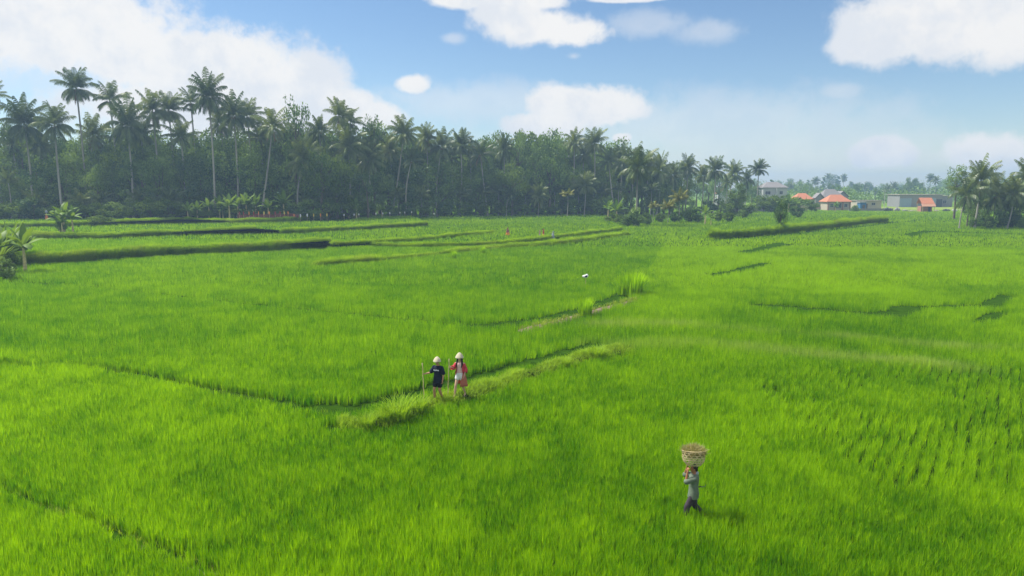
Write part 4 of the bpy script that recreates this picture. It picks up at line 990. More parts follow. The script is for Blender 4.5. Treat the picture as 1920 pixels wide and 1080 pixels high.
# ---------------------------------------------------------------- stakes, flags and scarecrows in the terraces
M_bagw = simple('white_plastic', (0.82, 0.82, 0.80), 0.5, 0.05)
M_bago = simple('orange_plastic', (0.85, 0.30, 0.05), 0.5, 0.1)
M_bagy = simple('yellow_plastic', (0.80, 0.62, 0.10), 0.5, 0.1)
M_bagr = simple('red_cloth', (0.38, 0.05, 0.04), 0.8, 0.15)
M_net = simple('dark_red_net', (0.20, 0.07, 0.06), 0.9, 0.3)
def stake(px, base, z, m, hgt, label, group, bw=.14, bh=.45):
    bw *= .8; bh *= .8
    y = yf(px) - (7.5 if 'white pl' in label else 5.5); x = W(px, base, y)[0]; z0 = zat(x, y); e = tag(empty('marker_stake', (x, y, z0), random.uniform(-.3, .3)), label, 'stake', group)
    bm = bmesh.new(); tube(bm, [(0, 0, -.1), (random.uniform(-.08, .08), 0, hgt)], .03, 5); bmo('pole', bm, M_bamboo, e)
    bm = bmesh.new(); r = random.Random(px)
    rings = [(hgt + .05, .02), (hgt - .05, bw * .7), (hgt - bh * .5, bw), (hgt - bh * .9, bw * .8), (hgt - bh, bw * .5)]
    vs = [[bm.verts.new((rr_ * math.cos(a_) * r.uniform(.7, 1.3), rr_ * math.sin(a_) * .6, zz)) for a_ in [j * math.pi / 3 for j in range(6)]] for zz, rr_ in rings]
    for r0, r1 in zip(vs, vs[1:]):
        for j in range(6): bm.faces.new((r0[j], r0[(j + 1) % 6], r1[(j + 1) % 6], r1[j]))
    bm.faces.new(vs[0][::-1]); bm.faces.new(vs[-1]); bmo('plastic_bag', bm, m, e)
WL = ['under the pale gnarled tree, first', 'left of the gnarled tree', 'touching the gnarled tree', 'right of the gnarled tree', 'second right of the gnarled tree', 'left of the small dark shrub', 'right of the small dark shrub', 'with a dark patch beside it', 'last before the open field', 'alone in the open field']
for px, lb in zip([645, 664, 673, 705, 718, 731, 750, 759, 772, 814], WL): stake(px, 404 + (px - 645) * .02, Z2, M_bagw, 1.3, 'thin stake with a white plastic bag, ' + lb, 'white bagged stakes', .16, .5)
for px, b, m, cn, lb in [(563,397,M_bagw,'white','right of the red cluster'),(576,399,M_bagw,'pale','second right of the red cluster'),(588,400,M_bagy,'yellow','third right of the red cluster'),(601,402,M_bago,'orange','between two yellow ones'),(613,402,M_bagy,'yellow','last of the coloured row'),(551,395,M_bago,'orange','right end of the red cluster'),(540,394,M_bago,'orange','with the largest flag'),
        (533,395,M_bagy,'yellow','left of the largest flag'),(525,396,M_bagr,'red','in the red cluster'),(516,397,M_bagr,'red','left part of the red cluster'),(505,398,M_bago,'orange','before the low banana plant'),(495,398,M_bagy,'yellow','before the full banana plant'),(485,399,M_bago,'orange','under the full banana plant'),(476,400,M_bagr,'red','under the drooping banana plant'),(467,400,M_bago,'orange','left half of the red row'),(457,401,M_bagr,'red','near the left end of the row'),(449,402,M_bagr,'red','left end of the row')]:
    stake(px, b + 3, Z3, m, 1.5, 'stake with %s plastic strip, %s' % (cn, lb), 'coloured bagged stakes', .16, .8)
bo = np.array([W(500, 401, yf(500) - 4.8)[0], yf(500) - 4.8])
e = tag(empty('net_fence', (*bo, Z3)), 'low dark red netting fence in front of the banana row', 'fence')
P = [np.array([W(q, 401, yf(q) - 4.8)[0], yf(q) - 4.8]) for q in (445, 490, 525, 560)]
bm = bmesh.new()
PP = resample([tuple(p - bo) for p in P], .35)
for i, (a_, b_) in enumerate(zip(PP, PP[1:])):
    h0_, h_ = (h_ if i else .9), .75 + .35 * random.random()
    v = [bm.verts.new((a_[0], a_[1], .15)), bm.verts.new((b_[0], b_[1], .15)), bm.verts.new((b_[0], b_[1], h_)), bm.verts.new((a_[0], a_[1], h0_))]
    bm.faces.new(v)
bmesh.ops.remove_doubles(bm, verts=bm.verts, dist=.001)
bmo('net', bm, M_net, e)
for a_ in PP[::4]: bm = bmesh.new(); tube(bm, [(a_[0], a_[1], -.1), (a_[0], a_[1], 1.2)], .035, 5); bmo('fence_post', bm, M_barkd, e)
def scarecrow(px, base, z, m1, m2, h, label, arms=.5, tilt=0.0):
    x, y = G(px, base, z); e = tag(empty('scarecrow', (x, y, zat(x, y))), label, 'scarecrow', 'scarecrows on the centre terrace'); e.scale = (.82,) * 3; e.rotation_euler = (0, tilt, random.uniform(-.4, .4))
    bm = bmesh.new(); tube(bm, [(0, 0, -.1), (0, 0, h)], .03, 6); tube(bm, [(-arms, 0, h * .78), (arms, 0, h * .8)], .025, 6); bmo('pole', bm, M_bamboo, e)
    def cone(nm, z0, z1, r0, r1, m):
        bm = bmesh.new(); q = random.Random(px); n = 12; top = [bm.verts.new((r1 * math.cos(t), r1 * .7 * math.sin(t), z1)) for t in [2 * math.pi * j / n for j in range(n)]]
        bot = [bm.verts.new((r0 * q.uniform(.75, 1.2) * math.cos(t), r0 * .7 * q.uniform(.8, 1.1) * math.sin(t), z0 + q.uniform(-.1, .08))) for t in [2 * math.pi * j / n for j in range(n)]]
        for j in range(n): bm.faces.new((bot[j], bot[(j + 1) % n], top[(j + 1) % n], top[j]))
        bm.faces.new(top[::-1]); bm.faces.new(bot); bmo(nm, bm, m, e)
    cone('shirt', h * .42, h * .84, arms * .62, .10, m1); cone('skirt', h * .12, h * .44, arms * .7, arms * .5, m2)
    bm = bmesh.new(); bmesh.ops.create_icosphere(bm, subdivisions=2, radius=.13, matrix=Matrix.Translation((0, 0, h * .92))); bmo('head', bm, m1, e, smooth=True)
M_mauve = simple('mauve_cloth', (.28, .10, .11), .9, .2); M_greyc = simple('grey_cloth', (.30, .34, .38), .9, .15); M_pinkc = simple('faded_pink_cloth', (.45, .26, .20), .9, .15)
scarecrow(952, 442, ZX, M_mauve, M_bago, 1.7, 'scarecrow in maroon shawl over an orange and yellow skirt', .6)
scarecrow(1012, 444, ZX, M_pinkc, M_white, 1.35, 'slim faded pink scarecrow left of the red and yellow one', .3)
scarecrow(1019, 444, ZX, M_bagr, M_bagy, 1.55, 'scarecrow with dark red top and yellow skirt', .35)
scarecrow(1037, 444, ZX, M_greyc, M_greyc, 1.7, 'grey T-shaped scarecrow right of the red and yellow one', .55)
x, y = G(89, 420, Z2); e = tag(empty('flag', (x, y, zat(x, y))), 'orange cloth flag with grey top left of the banana clump', 'flag')
bm = bmesh.new(); tube(bm, [(0, 0, -.1), (0, 0, 2.1)], .035, 6); bmo('pole', bm, M_bamboo, e)
bm = bmesh.new()
v = [[bm.verts.new((-.32 * (1 - t) - .08 + .66 * u * (1 - t * .75), .06 * math.sin(7 * u + 4 * t), .35 + 1.15 * t)) for u in (0, .33, .66, 1)] for t in (0, .25, .5, .75, 1)]
for r0, r1 in zip(v, v[1:]):
    for j in range(3): bm.faces.new((r0[j], r0[j + 1], r1[j + 1], r1[j]))
bmo('cloth', bm, simple('salmon_cloth', (.75, .22, .08), .8, .1), e)
bm = bmesh.new(); rock(bm, (0, 0, 1.8), (.25, .2, .28), 3); bmo('grey_top', bm, M_greyc, e)
# white and dark bag caught on a stake in the middle field
x, y = G(1098, 538); e = tag(empty('bird_scarer', (x, y, .12)), 'white plastic bag with a dark centre on a stake in the middle field', 'bird scarer')
bm = bmesh.new(); tube(bm, [(0, 0, -.1), (0, 0, 1.0)], .02, 6); bmo('pole', bm, M_bamboo, e)
bm = bmesh.new(); rock(bm, (-.05, 0, .82), (.26, .14, .15), 5); rock(bm, (.1, .02, .9), (.14, .12, .13), 9); bmo('plastic_bag', bm, M_bagw, e)
bm = bmesh.new(); rock(bm, (.02, -.13, .84), (.11, .06, .10), 7); bmo('dark_patch', bm, simple('navy_plastic', (.02, .03, .08), .4, .1), e)
# ---------------------------------------------------------------- people
M_skin = simple('tan_skin', (0.42, 0.22, 0.13), 0.55, 0.08, 8.0)
M_skinb = simple('brown_skin', (0.34, 0.15, 0.075), 0.55, 0.08, 8.0)
M_skinf = simple('light_skin', (0.60, 0.38, 0.27), 0.55, 0.06, 8.0)
M_hair = simple('dark_hair', (0.025, 0.015, 0.012), 0.5, 0.3, 20.0)
M_tee = simple('black_cotton', (0.008, 0.012, 0.03), 0.9, 0.2, 6.0)
M_shorts = simple('black_shorts', (0.006, 0.007, 0.012), 0.9, 0.2, 6.0)
M_print = simple('white_print', (0.75, 0.78, 0.85), 0.8, 0.03)
M_straw = simple('white_woven_straw', (0.50, 0.45, 0.32), 0.85, 0.12, 30.0)
M_red = simple('red_coat_cloth', (0.50, 0.05, 0.07), 0.85, 0.2, 5.0)
M_salm = leafmat('salmon_sheer_cloth', (0.55, 0.18, 0.12), (0.70, 0.26, 0.18), 0.45, attr=False, tint=(1, .9, .8), scale=4.0, spec=.1)
M_pink = simple('pale_pink_top', (0.78, 0.50, 0.50), 0.85, 0.12, 9.0)
M_wsh = simple('white_shorts_cloth', (0.72, 0.74, 0.76), 0.85, 0.08, 9.0)
M_tgrey = simple('grey_green_shirt', (0.13, 0.165, 0.12), 0.9, 0.22, 5.0)
M_trous = simple('dark_trousers', (0.045, 0.035, 0.045), 0.9, 0.35, 5.0)
M_eye = simple('eye_dark', (0.02, 0.015, 0.01), 0.2, 0.05)
M_lip = simple('lips', (0.40, 0.12, 0.10), 0.5, 0.05)
def ball(bm, c, s, M=None):
    mm = Matrix.Translation(c) @ (M or Matrix.Identity(4)) @ Matrix.Diagonal((*s, 1)); bmesh.ops.create_icosphere(bm, subdivisions=2, radius=1, matrix=mm)
def limb(bm, pts, rad, n=12):
    tube(bm, pts, rad, n); ball(bm, pts[0], (rad[0],) * 3); ball(bm, pts[-1], (rad[-1],) * 3)
def loft(bm, rings, n=20, th0=None):
    vs = [[bm.verts.new((c[0] + rx * math.sin(t), c[1] - ry * math.cos(t), c[2])) for t in [2 * math.pi * j / n for j in range(n)]] for c, rx, ry in rings]
    for r0, r1 in zip(vs, vs[1:]):
        for j in range(n): bm.faces.new((r0[j], r0[(j + 1) % n], r1[(j + 1) % n], r1[j]))
    bm.faces.new(vs[0][::-1]); bm.faces.new(vs[-1])
def remesh(o, vox, sm=2):
    m_ = o.modifiers.new('skin', 'REMESH'); m_.mode = 'VOXEL'; m_.voxel_size = vox; m_.use_smooth_shade = True
    s_ = o.modifiers.new('soft', 'SMOOTH'); s_.iterations = sm; s_.factor = .5
def lerp(a, b, t): return tuple(a[k] * (1 - t) + b[k] * t for k in range(3))
def limb2(bm, a, b, c, r, n=12):
    """two-segment limb a-b-c with muscle taper; r = (top, mid upper, joint, mid lower, end)"""
    limb(bm, [a, lerp(a, b, .4), b], [r[0], r[1], r[2]], n); limb(bm, [b, lerp(b, c, .35), c], [r[2], r[3], r[4]], n)
def hand(bm, wr, d, nrm, curl, s=1.0, thumb_side=1):
    """palm along d, fingers curl towards nrm, thumb leaves the side of the palm"""
    d = Vector(d).normalized(); nrm = Vector(nrm); nrm = (nrm - d * nrm.dot(d)).normalized(); sdv = d.cross(nrm).normalized() * thumb_side
    wr = Vector(wr); Mx = Matrix((sdv, nrm, d)).transposed().to_4x4()
    ball(bm, wr + d * .05 * s, (.040 * s, .016 * s, .052 * s), Mx)
    for i, (off, ln) in enumerate([(.030, .070), (.011, .080), (-.010, .074), (-.029, .058)]):
        p = wr + d * .088 * s + sdv * off * s; a = curl * (.35 + .06 * i); pts = [p]; rr_ = [.0095 * s]
        for q in range(3):
            a += curl * .75; p = p + (d * math.cos(a) + nrm * math.sin(a)) * ln * s / 3; pts.append(p); rr_.append((.009 - .001 * q) * s)
        limb(bm, pts, rr_, 7)
    p0 = wr + d * .025 * s + sdv * .030 * s; p1 = p0 + (sdv * .6 + d * .6 + nrm * .4).normalized() * .038 * s; p2 = p1 + (d * .5 + nrm * .9 * curl + sdv * .1).normalized() * .034 * s
    limb(bm, [p0, p1, p2], [.013 * s, .0115 * s, .009 * s], 7)
def head(bm, c, tilt=0.0, yaw=0.0):
    Mh = Matrix.Translation(c) @ Matrix.Rotation(yaw, 4, 'Z') @ Matrix.Rotation(tilt, 4, 'X'); L = lambda v: tuple(Mh @ Vector(v))
    MM = Mh.to_3x3().to_4x4()
    ball(bm, L((0, .012, .02)), (.076, .094, .098), MM); ball(bm, L((0, -.012, -.045)), (.060, .070, .070), MM); ball(bm, L((0, -.045, -.09)), (.030, .03, .022), MM)
    ball(bm, L((0, -.094, -.015)), (.012, .02, .022), MM); ball(bm, L((0, -.078, .035)), (.05, .018, .012), MM)
    for s in (-1, 1): ball(bm, L((s * .079, .012, -.012)), (.010, .022, .032), MM)
    return L
def feet(bm, ank, toe, r=.036):
    a = Vector(ank); t = Vector(toe); d = (t - a).normalized()
    limb(bm, [a + Vector((0, 0, -.02)) - d * .03, a + d * .07 - Vector((0, 0, .03)), t], [r, r * 1.05, r * .6], 10)
def face_parts(e, L, scale=1):
    for s in (-1, 1):
        bm = bmesh.new(); ball(bm, L((s * .031, -.078, .012)), (.011, .008, .007)); bmo('eye', bm, M_eye, e, smooth=True)
    bm = bmesh.new(); ball(bm, L((0, -.080, -.058)), (.022, .008, .006)); bmo('mouth', bm, M_lip, e, smooth=True)
def hat(e, c, R0=.155, h=.15, m=None):
    bm = bmesh.new(); n = 28; prof = [(.0, h), (.035, h * .95), (.072, h * .78), (.103, h * .46), (.125, .05), (R0, -.045), (R0 + .004, -.055), (.116, .0), (.06, h * .55), (0, h * .8)]
    vs = [[bm.verts.new((c[0] + r * math.cos(t) * (1 + .012 * math.sin(9 * t)), c[1] + r * math.sin(t), c[2] + z + .006 * math.sin(5 * t) * (r > .1))) for t in [2 * math.pi * j / n for j in range(n)]] for r, z in prof if r > 0]
    for r0, r1 in zip(vs, vs[1:]):
        for j in range(n): bm.faces.new((r0[j], r0[(j + 1) % n], r1[(j + 1) % n], r1[j]))
    t_ = bm.verts.new((c[0], c[1], c[2] + h))
    for j in range(n): bm.faces.new((vs[0][j], vs[0][(j + 1) % n], t_))
    bmo('hat', bm, m or M_straw, e, smooth=True)
def stick(x0, x1, label, group=None):
    v0, v1 = Vector(x0), Vector(x1); bm = bmesh.new(); n = 14
    pts = [v0.lerp(v1, i / n) + Vector((.008 * math.sin(i * 1.7), .006 * math.cos(i * 2.1), 0)) for i in range(n + 1)]
    tube(bm, pts, [.017 if i % 3 else .021 for i in range(n + 1)], 8)
    return tag(bmo('walking_stick', bm, M_bamboo, None, smooth=True), label, 'walking stick', group)
TORSO = [((0, 0, .80), .145, .10), ((0, .005, .90), .168, .118), ((0, 0, 1.0), .150, .105), ((0, -.005, 1.10), .138, .098), ((0, -.005, 1.25), .162, .112), ((0, 0, 1.36), .175, .108), ((0, .005, 1.42), .14, .085), ((0, .01, 1.46), .07, .06), ((0, 0, 1.54), .054, .056)]

# --- man in black
fx, fy = G(822, 751, ZM); e = tag(empty('person', (fx, fy, ZM - .02), R(-24)), 'walker in black t-shirt and shorts with a white hat, arm out to his stick', 'person'); MAN = e
shL, shR = (.175, 0, 1.39), (-.175, 0, 1.39)
elR, wrR = (-.27, -.10, 1.17), (-.47, -.17, 1.12); elL, wrL = (.235, .04, 1.12), (.225, -.04, .87)
hipL, hipR = (.085, 0, .88), (-.085, 0, .88); knR, akR, toR = (-.10, -.14, .50), (-.13, -.06, .10), (-.15, -.24, .04)
knL, akL, toL = (.10, -.06, .48), (.11, .14, .10), (.12, -.02, .03)
bm = bmesh.new(); loft(bm, TORSO)
LEG = (.088, .080, .055, .058, .036); ARM = (.052, .048, .038, .037, .026)
limb2(bm, hipL, knL, akL, LEG); limb2(bm, hipR, knR, akR, LEG); feet(bm, akL, toL); feet(bm, akR, toR)
limb2(bm, shL, elL, wrL, ARM); limb2(bm, shR, elR, wrR, ARM)
L = head(bm, (-.01, -.025, 1.63), R(10), R(-12)); hand(bm, wrR, (-.9, -.3, 0), (0, -.2, -1), 1.15, thumb_side=-1); hand(bm, wrL, (-.02, -.15, -1), (-1, 0, 0), .45)
b_ = bmo('body', bm, M_skin, e); remesh(b_, .0065)
face_parts(e, L); hat(e, L((0, .005, .062)), .16, .14)
bm = bmesh.new(); ball(bm, L((0, .028, .02)), (.083, .088, .10)); bmo('hair', bm, M_hair, e, smooth=True)
def grow(rings, k, lo=0, hi=99, flare=0.0): return [(c, rx + k + flare * max(0, 1.15 - c[2]), ry + k + flare * .6 * max(0, 1.15 - c[2])) for c, rx, ry in rings if lo <= c[2] <= hi]
bm = bmesh.new(); loft(bm, [((0, 0, .76), .205, .15)] + grow(TORSO, .024, .79, 1.47, .06))
limb(bm, [shL, lerp(shL, elL, .5), lerp(shL, elL, .82)], [.074, .080, .084]); limb(bm, [shR, lerp(shR, elR, .5), lerp(shR, elR, .82)], [.074, .080, .084])
t_ = bmo('t_shirt', bm, M_tee, e); remesh(t_, .011)
bm = bmesh.new(); r = random.Random(2)
x0 = -.115
for wch in (.028, .024, .026, .024, .034, .024, .026):      # small white lettering strokes across the chest
    z_ = 1.30 + r.uniform(-.004, .004)
    box(bm, (x0 + .004, -.147, z_), (.008, .012, .042)); box(bm, (x0 + wch / 2, -.147, z_ + r.choice([-.018, 0, .018])), (wch * .8, .0115, .009)); box(bm, (x0 + wch * .75, -.147, z_ + r.choice([-.007, .007])), (.008, .011, .028)); x0 += wch + .009
bmo('chest_print', bm, M_print, e)
bm = bmesh.new(); loft(bm, grow(TORSO, .018, .85, 1.01) ); limb(bm, [hipL, lerp(hipL, knL, .55)], [.112, .108]); limb(bm, [hipR, lerp(hipR, knR, .55)], [.112, .108])
s_ = bmo('shorts', bm, M_shorts, e); remesh(s_, .011)
for ak, to in ((akL, toL), (akR, toR)):
    bm = bmesh.new(); box(bm, ((ak[0] + to[0]) / 2, (ak[1] + to[1]) / 2 - .01, .0), (.09, .27, .025)); box(bm, (to[0], to[1] + .06, .035), (.095, .03, .05)); bmo('sandal', bm, M_hair, e)
def tow(e, p):  # local to world (person roots carry only a z rotation)
    a = e.rotation_euler.z; x, y, z = p; s = e.scale.x; x, y, z = x * s, y * s, z * s
    return (e.location.x + x * math.cos(a) - y * math.sin(a), e.location.y + x * math.sin(a) + y * math.cos(a), e.location.z + z)
hp = (-.575, -.20, 1.085)
stick(tow(e, (-.47, -.30, -.25)), tow(e, (-.60, -.185, 1.55)), 'bamboo stick held out by the walker in black', 'walking sticks')

# --- woman in the red coat
fx, fy = G(863, 743, ZM); e = tag(empty('person', (fx, fy, ZM - .02), R(-14)), 'walker in open red coat, white shorts and white hat with long dark hair', 'person'); e.scale = (1.02,) * 3
shL, shR = (.155, 0, 1.38), (-.155, 0, 1.38); elR, wrR = (-.25, -.06, 1.18), (-.30, -.24, 1.27); elL, wrL = (.23, .05, 1.12), (.20, -.10, .90)
hipL, hipR = (.08, 0, .88), (-.08, 0, .88); knR, akR, toR = (-.13, -.16, .50), (-.18, -.16, .10), (-.20, -.34, .04); knL, akL, toL = (.11, -.02, .47), (.14, .20, .12), (.15, .06, .03)
bm = bmesh.new(); TF = [(c, rx * (.97 if c[2] < 1.0 else .86), ry * .9) for c, rx, ry in TORSO]; loft(bm, TF)
LEG = (.088, .076, .050, .053, .033); ARM = (.042, .038, .032, .030, .022)
limb2(bm, hipL, knL, akL, LEG); limb2(bm, hipR, knR, akR, LEG); feet(bm, akL, toL, .032); feet(bm, akR, toR, .032); limb2(bm, shL, elL, wrL, ARM); limb2(bm, shR, elR, wrR, ARM)
L = head(bm, (0, -.03, 1.62), R(22), R(4)); hand(bm, wrR, (-.3, -.95, .2), (-1, .1, -.1), 1.15, .9, thumb_side=-1); hand(bm, wrL, (-.15, -.3, -1), (-1, 0, 0), .5, .9)
b_ = bmo('body', bm, M_skinf, e); remesh(b_, .0065); face_parts(e, L); hat(e, L((0, .005, .062)), .17, .15)
bm = bmesh.new(); ball(bm, L((0, .035, .01)), (.088, .088, .10))
for s in (-1, 1): limb(bm, [L((s * .078, .02, 0)), (s * .10, -.03, 1.47), (s * .115, -.075, 1.34), (s * .10, -.11, 1.24)], [.035, .042, .038, .018], 10)
limb(bm, [L((0, .08, 0)), (0, .09, 1.45), (0, .12, 1.30), (0, .12, 1.15)], [.06, .08, .08, .03], 10)
h_ = bmo('hair', bm, M_hair, e); remesh(h_, .010)
bm = bmesh.new(); loft(bm, [(c, rx + .012, ry + .012) for c, rx, ry in TF if .99 < c[2] < 1.43]); t_ = bmo('top', bm, M_pink, e); remesh(t_, .010)
bm = bmesh.new(); loft(bm, [(c, rx + .016, ry + .016) for c, rx, ry in TF if .79 < c[2] < 1.06]); limb(bm, [hipL, lerp(hipL, knL, .28)], [.105, .105]); limb(bm, [hipR, lerp(hipR, knR, .28)], [.105, .105])
s_ = bmo('shorts', bm, M_wsh, e); remesh(s_, .010)
def shell(bm, rows, n=26):
    vs = []
    for i, (z, cx, cy, rx, ry, t0, t1) in enumerate(rows):
        vs.append([bm.verts.new((cx + rx * math.sin(t) * (1 + .05 * math.sin(5 * t + i * .4) * (z < 1.1)), cy - ry * math.cos(t) * (1 + .05 * math.sin(7 * t) * (z < 1.1)), z)) for t in [R(t0 + (t1 - t0) * j / n) for j in range(n + 1)]])
    for r0, r1 in zip(vs, vs[1:]):
        for j in range(n): bm.faces.new((r0[j], r0[j + 1], r1[j + 1], r1[j]))
bm = bmesh.new(); shell(bm, [(1.44, 0, .01, .085, .075, 60, 300), (1.40, 0, .005, .165, .105, 48, 312), (1.28, 0, 0, .175, .135, 42, 318), (1.12, 0, .01, .175, .14, 44, 316), (.98, 0, .02, .20, .165, 48, 312)])
for sh, el, wr in ((shL, elL, wrL), (shR, elR, wrR)): tube(bm, [sh, lerp(sh, el, .5), el, lerp(el, wr, .45)], [.065, .070, .080, .098], 12, caps=False)
c_ = bmo('coat', bm, M_red, e, smooth=True); q = c_.modifiers.new('thick', 'SOLIDIFY'); q.thickness = .010
bm = bmesh.new(); shell(bm, [(.99, 0, .02, .195, .160, 48, 306), (.85, .02, .03, .215, .18, 30, 292), (.70, .03, .04, .235, .20, 12, 285), (.56, .04, .05, .25, .22, 4, 282), (.46, .045, .06, .265, .23, 2, 280)])
c_ = bmo('coat_skirt', bm, M_salm, e, smooth=True); q = c_.modifiers.new('thick', 'SOLIDIFY'); q.thickness = .006
for ak, to in ((akL, toL), (akR, toR)):
    bm = bmesh.new(); box(bm, ((ak[0] + to[0]) / 2, (ak[1] + to[1]) / 2 - .01, .0), (.08, .25, .025)); box(bm, (to[0], to[1] + .06, .035), (.085, .03, .045)); bmo('sandal', bm, M_barkd, e)
stick(tow(e, (-.40, -.42, -.28)), tow(e, (-.33, -.33, 1.62)), 'bamboo stick held upright by the walker in the red coat', 'walking sticks')

# --- farmer carrying the basket
fx, fy = G(1298, 980, 0); e = tag(empty('person', (fx, fy, -.03), R(-97)), 'farmer in grey-green shirt and dark trousers wading through rice', 'person'); FARM = e; e.scale = (.96,) * 3
shL, shR = (.17, -.01, 1.37), (-.17, -.01, 1.37); elL, wrL = (.20, -.24, 1.29), (.15, -.20, 1.56); elR, wrR = (-.22, -.22, 1.32), (-.16, -.17, 1.57)
hipL, hipR = (.085, 0, .88), (-.085, 0, .88); knL, akL, toL = (.09, -.17, .52), (.10, -.19, .10), (.10, -.36, .05); knR, akR, toR = (-.09, .06, .50), (-.10, .36, .20), (-.10, .30, .06)
TFm = [((c[0], c[1] + .0, c[2]), rx * .95, ry * 1.02) for c, rx, ry in TORSO]
bm = bmesh.new(); loft(bm, TFm); LEG = (.085, .076, .053, .055, .036); ARM = (.048, .044, .036, .036, .026)
limb2(bm, hipL, knL, akL, LEG); limb2(bm, hipR, knR, akR, LEG); feet(bm, akL, toL); feet(bm, akR, toR); limb2(bm, shL, elL, wrL, ARM); limb2(bm, shR, elR, wrR, ARM)
L = head(bm, (0, -.02, 1.60), R(4), 0); hand(bm, wrL, (-.15, .15, 1), (-.6, .6, 0), .8); hand(bm, wrR, (.15, .15, 1), (.6, .6, 0), .8, thumb_side=-1)
b_ = bmo('body', bm, M_skinb, e); remesh(b_, .0065); face_parts(e, L)
bm = bmesh.new(); ball(bm, L((0, .030, .028)), (.085, .090, .10)); ball(bm, L((0, .075, -.03)), (.06, .04, .06)); bmo('hair', bm, M_hair, e, smooth=True)
bm = bmesh.new(); loft(bm, [((0, -.01, .78), .20, .15)] + [(c, rx + .026 + .05 * max(0, 1.1 - c[2]), ry + .026) for c, rx, ry in TFm if .8 < c[2] < 1.47])
limb(bm, [shL, lerp(shL, elL, .55), lerp(shL, elL, .92)], [.070, .078, .082]); limb(bm, [shR, lerp(shR, elR, .55), lerp(shR, elR, .92)], [.070, .078, .082])
t_ = bmo('shirt', bm, M_tgrey, e); remesh(t_, .011)
bm = bmesh.new(); limb(bm, [(0, .05, 1.455), (0, .062, 1.475)], [.060, .062], 14); bmo('collar', bm, M_greyc, e, smooth=True)
bm = bmesh.new(); loft(bm, [(c, rx + .018, ry + .018) for c, rx, ry in TFm if .8 < c[2] < 1.01])
limb(bm, [hipL, lerp(hipL, knL, .5), knL, lerp(knL, akL, .45)], [.105, .098, .085, .085]); limb(bm, [hipR, lerp(hipR, knR, .5), knR, lerp(knR, akR, .6)], [.105, .098, .082, .080])
s_ = bmo('trousers', bm, M_trous, e); remesh(s_, .011)
# sickle tucked in his waistband
bm = bmesh.new(); a0 = tow(e, (-.05, .14, 1.10)); tube(bm, [tow(e, (.02, .12, 1.08)), tow(e, (.02, .20, 1.11))], .016, 8)
h_ = empty('sickle', a0)
h_.location = (0, 0, 0); tag(h_, 'small sickle tucked at the back of the farmer waist', 'sickle')
bmo('handle', bm, M_barkd, h_)
bm = bmesh.new(); P = [Vector(tow(e, (.02, .20 + .12 * math.sin(t), 1.11 + .07 * (1 - math.cos(t)) - .02))) for t in [k * .25 for k in range(8)]]; tube(bm, P, [.012 - .001 * k for k in range(8)], 6); bmo('blade', bm, simple('dull_steel', (.12, .14, .15), .4, .2, metallic=.6), h_)
# --- woven basket on his head
M_weave = simple('split_bamboo', (0.62, 0.50, 0.29), 0.7, 0.22, 14.0)
bx_, by_, _ = tow(e, (0, -.02, 0)); bz = tow(e, (0, 0, 1.675))[2]
b = tag(empty('basket', (bx_, by_ - .0, bz), R(10)), 'large open-weave bamboo basket carried on the head of the farmer', 'basket'); b.rotation_euler = (R(-13), R(3), R(10)); b.scale = (.93,) * 3
PR = [(0, .15), (.03, .20), (.09, .26), (.17, .30), (.26, .315), (.36, .318), (.42, .312)]
def prad(z): return float(np.interp(z, [p[0] for p in PR], [p[1] for p in PR]))
bm = bmesh.new(); N = 48
def strip(bm, pts, wv, th=.004):
    for (z0, a0, o0), (z1, a1, o1) in zip(pts, pts[1:]):
        q = []
        for z, a_, o in ((z0, a0, o0), (z1, a1, o1)):
            q.append((z, a_, o))
        def pt(z, a_, o, k):
            r_ = prad(max(0, min(.42, z))) + o; return (r_ * math.cos(a_), r_ * math.sin(a_), z)
        # width perpendicular to the run on the surface
        dz = z1 - z0; da = (a1 - a0) * .3; l = math.hypot(dz, da) or 1; uz, ua = da / l * wv / 2, -dz / l * wv / 2 / .3
        v = [bm.verts.new(pt(z0 - uz, a0 - ua, o0, 0)), bm.verts.new(pt(z0 + uz, a0 + ua, o0, 0)), bm.verts.new(pt(z1 + uz, a1 + ua, o1, 0)), bm.verts.new(pt(z1 - uz, a1 - ua, o1, 0))]
        bm.faces.new(v)
for k in range(6): z = .045 + k * .066; strip(bm, [(z, 2 * math.pi * j / N, .004 * (1 if (j + k) % 2 else -1)) for j in range(N + 1)], .021)
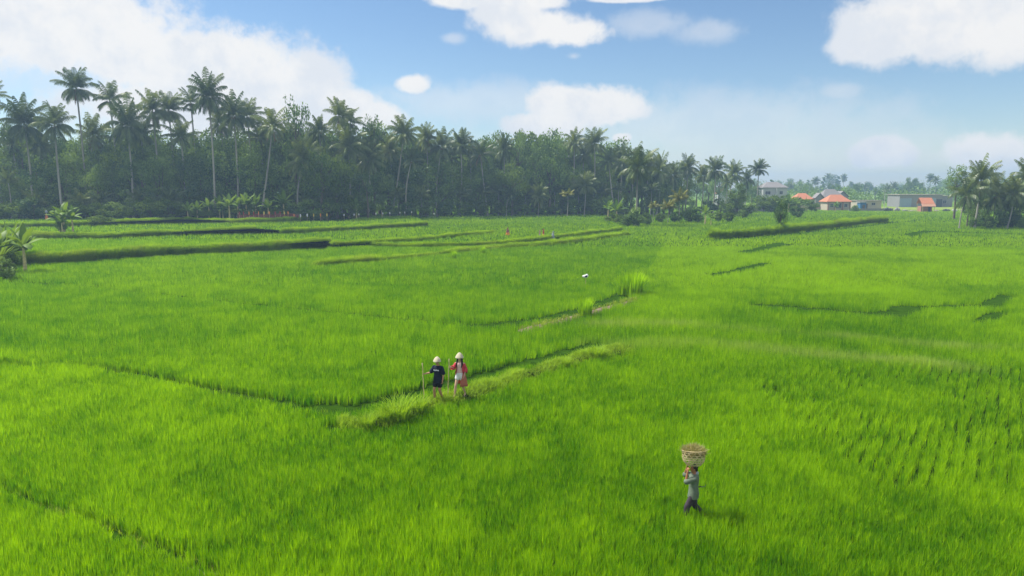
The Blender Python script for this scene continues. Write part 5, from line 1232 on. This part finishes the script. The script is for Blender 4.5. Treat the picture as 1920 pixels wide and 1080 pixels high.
for k in range(13):
    for s in (-1, 1): strip(bm, [(.42 * j / 14, 2 * math.pi * k / 13 + s * j / 14 * 1.15, .003 * (1 if (j + k) % 2 else -1) + .001 * s) for j in range(15)], .017)
w_ = bmo('woven_side', bm, M_weave, b); q = w_.modifiers.new('thick', 'SOLIDIFY'); q.thickness = .005
bm = bmesh.new(); tube(bm, [(.318 * math.cos(t), .315 * math.sin(t), .42) for t in [2 * math.pi * j / 40 for j in range(41)]], .014, 6, caps=False); bmo('rim', bm, M_weave, b, smooth=True)
bm = bmesh.new()
for k in range(9): box(bm, (0, 0, .004 + .0012 * k), (.34, .022, .004), rz=k * math.pi / 9)
bmo('base', bm, M_weave, b)
g = np.random.default_rng(9); n = 2200; r_ = .29 * np.sqrt(g.random(n)); th = g.uniform(0, 6.28, n)
P = np.stack([bx_ + .01 + r_ * np.cos(th), by_ + .075 + r_ * np.sin(th), bz + .26 + .16 * g.random(n) * (1.15 - r_ * 2)], 1); az_ = g.uniform(0, 6.28, n)
V, T, k = mk_blades(P, g.uniform(.08, .22, n), np.full(n, .014), az_, g.uniform(.3, 1.2, n), True)
tag(link('cut_grass', npmesh('cut_grass', V, T, {'tone': np.repeat(np.clip(g.normal(.35, .2, n), 0, 1), k), 'pale': np.repeat(.75 + g.random(n) * .25, k)}, M_grass)), 'cut grass heaped in the basket', 'grass', kind='stuff')

# ---------------------------------------------------------------- haze
def haze_build(t, out):
    v = t.add('ShaderNodeVolumePrincipled', {'Color': (0.50, 0.74, 1.0, 1), 'Density': 0.0007, 'Anisotropy': 0.2}); t.l.new(v.outputs[0], out.inputs['Volume'])
bm = bmesh.new(); bmesh.ops.create_cube(bm, size=1.0, matrix=Matrix.Translation((0, 600, 18.5)) @ Matrix.Diagonal((3200, 2100, 41, 1)))
tag(bmo('haze', bm, mat('haze_air', haze_build)), 'thin bluish haze in the air over the fields', 'haze', kind='stuff')
print('objects', len(sc.objects), 'tris rice', sum(len(o.data.polygons) for o in sc.objects if o.type == 'MESH' and o.get('kind') == 'stuff'))
